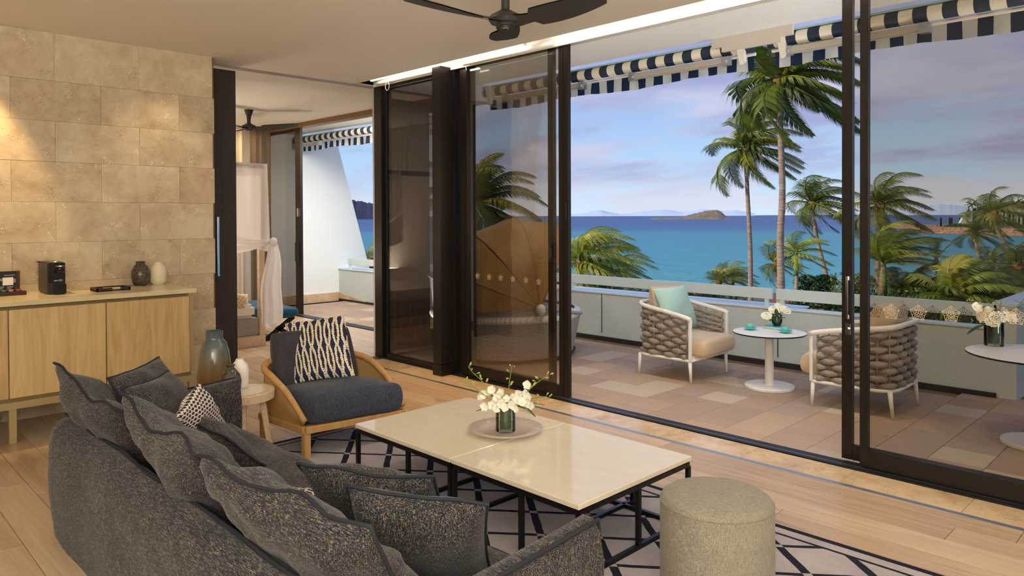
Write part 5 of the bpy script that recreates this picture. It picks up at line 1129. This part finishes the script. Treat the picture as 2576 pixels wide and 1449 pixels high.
palm(1462,668,30,2.9,'golden green palm rising above the balustrade right of the left doors',[(1462,760)],22,M_fr2,8,.14,elmin=-.2,droop=1.15)
palm(1530,690,34,2.6,'windswept golden palm behind the first one above the balustrade',[(1532,770)],18,M_fr2,9,.13,elmin=-.2,droop=1.2)
palm(1204,522,24,2.5,'palm crown rising behind the brown daybed canopy',[(1206,640),(1210,760)],26,M_fr,10,.13,nl=44,wind=.35,elmin=-.35)
palm(1808,712,52,2.4,'small palm top poking over the balustrade beside the slender trunk',[(1808,780)],14,M_fr,11,.12,elmin=.0)
palm(1842,706,55,2.4,'second small palm top poking over the balustrade beside the slender trunk',[(1842,780)],14,M_fr,12,.12,elmin=.0)
palm(2405,752,27,2.5,'largest leafy palm low behind the right glass',[(2405,800)],26,M_fr2,13,.15,elmin=.05,elmax=1.4,nl=44,droop=.95,wd=.28)
palm(2480,768,30,2.5,'broad palm beside the largest leafy one, nearer the pool',[(2470,830)],20,M_fr,14,.15,elmin=.1,elmax=1.3,nl=40)
palm(2300,762,31,2.5,'dark green palm between the low bright palm and the largest leafy one',[(2300,830)],22,M_fr3,15,.15,elmin=.05,elmax=1.3,nl=40)  # uses the darker frond green
palm(2452,590,62,3.2,'small leaning palm over the bay at the right',[(2462,640),(2478,690),(2482,740)],16,M_fr,16,.18)
palm(2500,540,58,3.4,'tall curved trunk palm at the far right over the breakwater',[(2515,590),(2545,650),(2560,740)],20,M_fr,17,.18)
palm(2560,675,40,2.6,'dark palm at the right edge of the picture',[(2562,760)],20,M_fr3,18,.15)
palm(2495,665,48,2.6,'small dark palm right of the leaning palm',[(2497,760)],16,M_fr3,19,.13)
palm(2355,660,40,1.5,'single upright young frond palm above the bay at right',[(2357,760)],3,M_fr,20,.06,elmin=1.1,elmax=1.5,wind=.2,droop=.2)
palm(933,668,32,1.6,'small palm tip beside the white fin wall',[(933,760)],9,M_fr,21,.08,elmin=.2)
palm(2262,742,38,2.3,'low dark palm among the undergrowth beside the green shafted palm',[(2252,800)],18,M_fr3,22,.12,elmin=.1,elmax=1.3)
# leafy round tree and shrubs
M_tree=leafmat('broad leaf green',srgb(30,56,20),srgb(56,88,28),srgb(100,128,44)); M_shrub=leafmat('shrub green',srgb(34,52,20),srgb(74,90,34),srgb(140,138,56))
def leafy(name,label,cat,c,rx,rz,n,ls,material,seed,trunk=True,group=None,kind=None):
    rg=random.Random(seed); c=Vc(c); t=thing(name,label,cat,(c.x,c.y,GR),group=group); mb=MB(); cl_=[]
    for i in range(16): a=rg.uniform(0,2*PI); r=rg.uniform(.2,.75); cl_.append((c+Vc((rx*r*cos(a),rx*r*sin(a),rz*rg.uniform(-.5,.6))),rg.uniform(.28,.5)))
    for i in range(n):
        q,cr_=cl_[i%16]; v=Vc((rg.gauss(0,1),rg.gauss(0,1),rg.gauss(0,1))).normalized(); p=q+Vc((v.x*rx*cr_,v.y*rx*cr_,v.z*rz*cr_))*rg.uniform(.75,1.05)
        a=Vc((rg.uniform(-1,1),rg.uniform(-1,1),rg.uniform(-.5,.8))).normalized()*ls; b=v.cross(a).normalized()*ls*.5; mb.poly([p-a*.5,p-b*.5+v*.0,p+a*.5,p+b*.5])
    me=bpy.data.meshes.new('foliage'); me.from_pydata(mb.v,[],mb.f); me.materials.append(material); o=bpy.data.objects.new('foliage',me); COL.objects.link(o); setpar(o,t,False); o['kind']='stuff'
    if trunk: MB().tube([c-Vc((0,0,rz*.2)),Vc((c.x+.1,c.y,GR))],[.1,.16],8).build('trunk',M_bark,t,smooth=True)
    return t
leafy('round_tree','dense dark green broad leaved tree rising above the balustrade','tree',at(2050,722,46),1.5,.95,5000,.16,M_tree,1)
k=0
for px,py,D,rx,rz,lab in ((1470,738,30,1.8,.5,'golden green shrubs seen under the rail at the left of the terrace view'),(1640,748,34,2.0,.5,'dark shrubs seen under the rail behind the left woven armchair'),(1770,752,36,1.8,.5,'olive shrubs seen under the rail right of the mint cushion'),(2090,762,30,1.6,.5,'shrubs seen under the rail left of the door posts'),(2160,735,40,1.6,1.2,'bush filling the slot between the two door posts'),(2260,770,30,2.6,1.0,'tangled undergrowth behind the right woven armchair'),(2380,790,28,2.6,1.0,'undergrowth below the largest leafy palm'),(2560,700,60,3.0,1.6,'dark bushes at the right edge by the pool'),(2330,735,44,2.4,1.2,'mid distance bushes behind the low palms on the right')):
    leafy('shrub',lab,'shrub',at(px,py,D),rx,rz,2200,.17,M_shrub if k%2==0 else M_tree,30+k,trunk=False); k+=1
# breakwaters of piled rock with lawn
M_rock=mat('breakwater rock',fn=basecol(srgb(96,66,50),srgb(196,152,112),.9,det=6)); M_isl=mat('island scrub and rock',fn=basecol(srgb(84,94,62),srgb(150,118,96),.05,det=6)); M_grass=mat('far lawn',srgb(92,118,54),.9)
def rocks(name,label,x0,x1,d0,d1,h,wd,seed):
    mb=MB(); n=160
    def fn(u,v):
        px=x0+(x1-x0)*u; D=d0+(d1-d0)*u+wd*(v-.5)*2; e=min(1,u*14)*min(1,(1-u)*30+.6); z=SEA+h*e*(1-abs(2*v-1)**2.2)+ (noise.noise(Vc((u*90,v*5,seed)))*.9+noise.noise(Vc((u*240,v*11,seed)))*.6)*e*(.5 if 0<v<1 else 0)
        p=pol(px,D); return (p.x,p.y,z)
    mb.grid(fn,n,7); return tag(mb.build(name,M_rock),label,'breakwater',kind='stuff')
rocks('breakwater','far rock breakwater crossing the bay on the right',2196,2480,520,500,2.4,7,1); rocks('breakwater','nearer rock breakwater below the lawn with palms on the right',2278,2760,405,330,2.9,7,2)
g=MB(); 
for px,d0,d1 in ((2300,405,425),(2400,395,440),(2500,372,470),(2576,352,470),(2760,335,480)): g.v.append(tuple(pol(px,d0,SEA+2.2))); g.v.append(tuple(pol(px,d1,SEA+2.6)))
for i in range(4): g.f.append((2*i,2*i+2,2*i+3,2*i+1))
tag(g.build('headland_lawn',M_grass),kind='structure')
for i,(px,D) in enumerate(((2367,430),(2389,432),(2394,430),(2415,440),(2462,420))):
    q=pol(px,D,SEA+.5); tag(MB().tube([q,q+Vc((0,0,5.6)),q+Vc((0,0,5.7)),q+Vc((0,0,6.6))],[.45,.45,.5,.3],8).build('marina_pile',M_steel),['dark marina pile furthest left on the breakwater','dark marina pile, left one of the close pair','dark marina pile, right one of the close pair','dark marina pile just left of the moored boat','dark marina pile just right of the moored boat'][i],'post')
q=pol(2431,430,SEA); bt=thing('motor_boat','small white motor boat moored behind the breakwater','boat',tuple(q))
MB().prism([q+RT*a+Vc((0,0,b)) for a,b in ((-4,2.4),(4,2.4),(5,4.4),(-5,4.2))],FW*2).build('hull',M_wht,bt); MB().prism([q+RT*a+Vc((0,0,b)) for a,b in ((-3,4.3),(3.2,4.3),(2.2,7.2),(-1.5,7.2))],FW*1.6).build('cabin',M_wht,bt)
# palm grove on the headland
def minipalm_mesh(seed):
    rg=random.Random(seed); mb=MB()
    for k in range(13):
        az=2*PI*k*.382+rg.uniform(-.3,.3); el=-.3+1.5*k/13; d=Vc((cos(az)*cos(el),sin(az)*cos(el),sin(el))); p=Vc((0,0,0)); w0=.1
        s=d.cross(Vc((0,0,1))).normalized() if abs(d.z)<.98 else Vc((1,0,0)); pr=(p-s*w0,p+s*w0)
        for i in range(5):
            f=(i+1)/5; d=(d+WIND*.28*f+Vc((0,0,-.26*f))).normalized(); p=p+d*.75; ww=.42*sin(PI*min(.97,f*.8+.15)); q=(p-s*ww+Vc((0,0,-ww*.8)),p+s*ww+Vc((0,0,-ww*.8))); mb.poly([pr[0],p-d*.75,p,q[0]]); mb.poly([pr[1],q[1],p,p-d*.75]); pr=q
    me=bpy.data.meshes.new('crown'); me.from_pydata(mb.v,[],mb.f); me.materials.append(M_fr3); return me
cm_=[minipalm_mesh(i) for i in range(4)]; tm_=MB().tube([(0,0,0),(.3,0,-4),(.2,.1,-9.5)],[.28,.32,.45],6).mesh('trunk',mat('pale far bark',srgb(168,158,146),.9),smooth=True)
rg=random.Random(5); G2='palms of the headland grove beyond the bay'
ORD='first second third fourth fifth sixth seventh eighth ninth tenth eleventh twelfth thirteenth fourteenth fifteenth sixteenth seventeenth eighteenth nineteenth twentieth twenty-first twenty-second twenty-third twenty-fourth twenty-fifth twenty-sixth'.split()
for i in range(26):
    if i<2: px,D,zc=((2446,425,SEA+13.5),(2443,430,SEA+9.5))[i]
    else: px=2458+(i-2)*7.2+rg.uniform(-2,2); D=rg.uniform(385,455); zc=SEA+rg.uniform(10.5,14)
    q=pol(px,D,zc); t=thing('palm_tree','small distant headland palm, '+ORD[i]+' from the left in the grove beyond the bay','palm tree',(q.x,q.y,SEA+2.4),group=G2)
    s_=rg.uniform(1.0,1.35); inst(cm_[i%4],'crown',t,Matrix.Translation(q)@Matrix.Scale(s_,4)); inst(tm_,'trunk',t,Matrix.Translation(q)@Matrix.Rotation(rg.uniform(0,6),4,'Z')@Matrix.Scale((zc-SEA-2.2)/9.5,4))
for i in range(5):
    px=2480+i*55; leafy('grove_thicket',['dark thicket behind the headland palms, nearest the marina','dark thicket behind the headland palms, second from the marina','dark thicket behind the headland palms, above the curved trunk','dark thicket behind the headland palms, at the picture edge','dark thicket behind the headland palms, beyond the picture edge'][i],'thicket',pol(px,470,SEA+6),13,5,1500,1.5,M_tree,60+i,trunk=False)
leafy('hedge','low green hedge on the breakwater beside the marina piles','hedge',pol(2412,415,SEA+3.2),7,1.3,900,.8,M_tree,77,trunk=False)
# islands and far hills
def hill(name,label,px0,px1,D,prof,material,seed,cat='island'):
    n=60; mb=MB()
    def fn(u,v):
        px=px0+(px1-px0)*u; i=u*(len(prof)-1); k=int(min(i,len(prof)-2)); f=i-k; h=(prof[k]*(1-f)+prof[k+1]*f)*D/F*(1+.10*noise.noise(Vc((u*30,seed,0))))
        d=D*(1+.05*(2*v-1)); p=pol(px,d/max(.5,cos(math.atan((px-1288)/F)))); return (p.x,p.y,SEA-1+(h*(1-abs(2*v-1)**1.5)+1)*(1) +(8.7*0))
    mb.grid(fn,n,8); return tag(mb.build(name,material,smooth=True),label,cat)
hill('island','small rocky islet with a steep right end on the horizon',1636,1836,1500,[3,4,5,4,5,4,5,6,9,12,15,17,20,22,23,24,19,9,3],M_isl,1)
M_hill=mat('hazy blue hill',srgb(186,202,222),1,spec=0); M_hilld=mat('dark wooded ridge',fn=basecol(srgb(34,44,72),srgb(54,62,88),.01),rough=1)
hill('headland','dark blue wooded ridge behind the white fin wall',760,960,2400,[60,66,58,62,60,52,49,46,42,38,34],M_hilld,2,'hill')
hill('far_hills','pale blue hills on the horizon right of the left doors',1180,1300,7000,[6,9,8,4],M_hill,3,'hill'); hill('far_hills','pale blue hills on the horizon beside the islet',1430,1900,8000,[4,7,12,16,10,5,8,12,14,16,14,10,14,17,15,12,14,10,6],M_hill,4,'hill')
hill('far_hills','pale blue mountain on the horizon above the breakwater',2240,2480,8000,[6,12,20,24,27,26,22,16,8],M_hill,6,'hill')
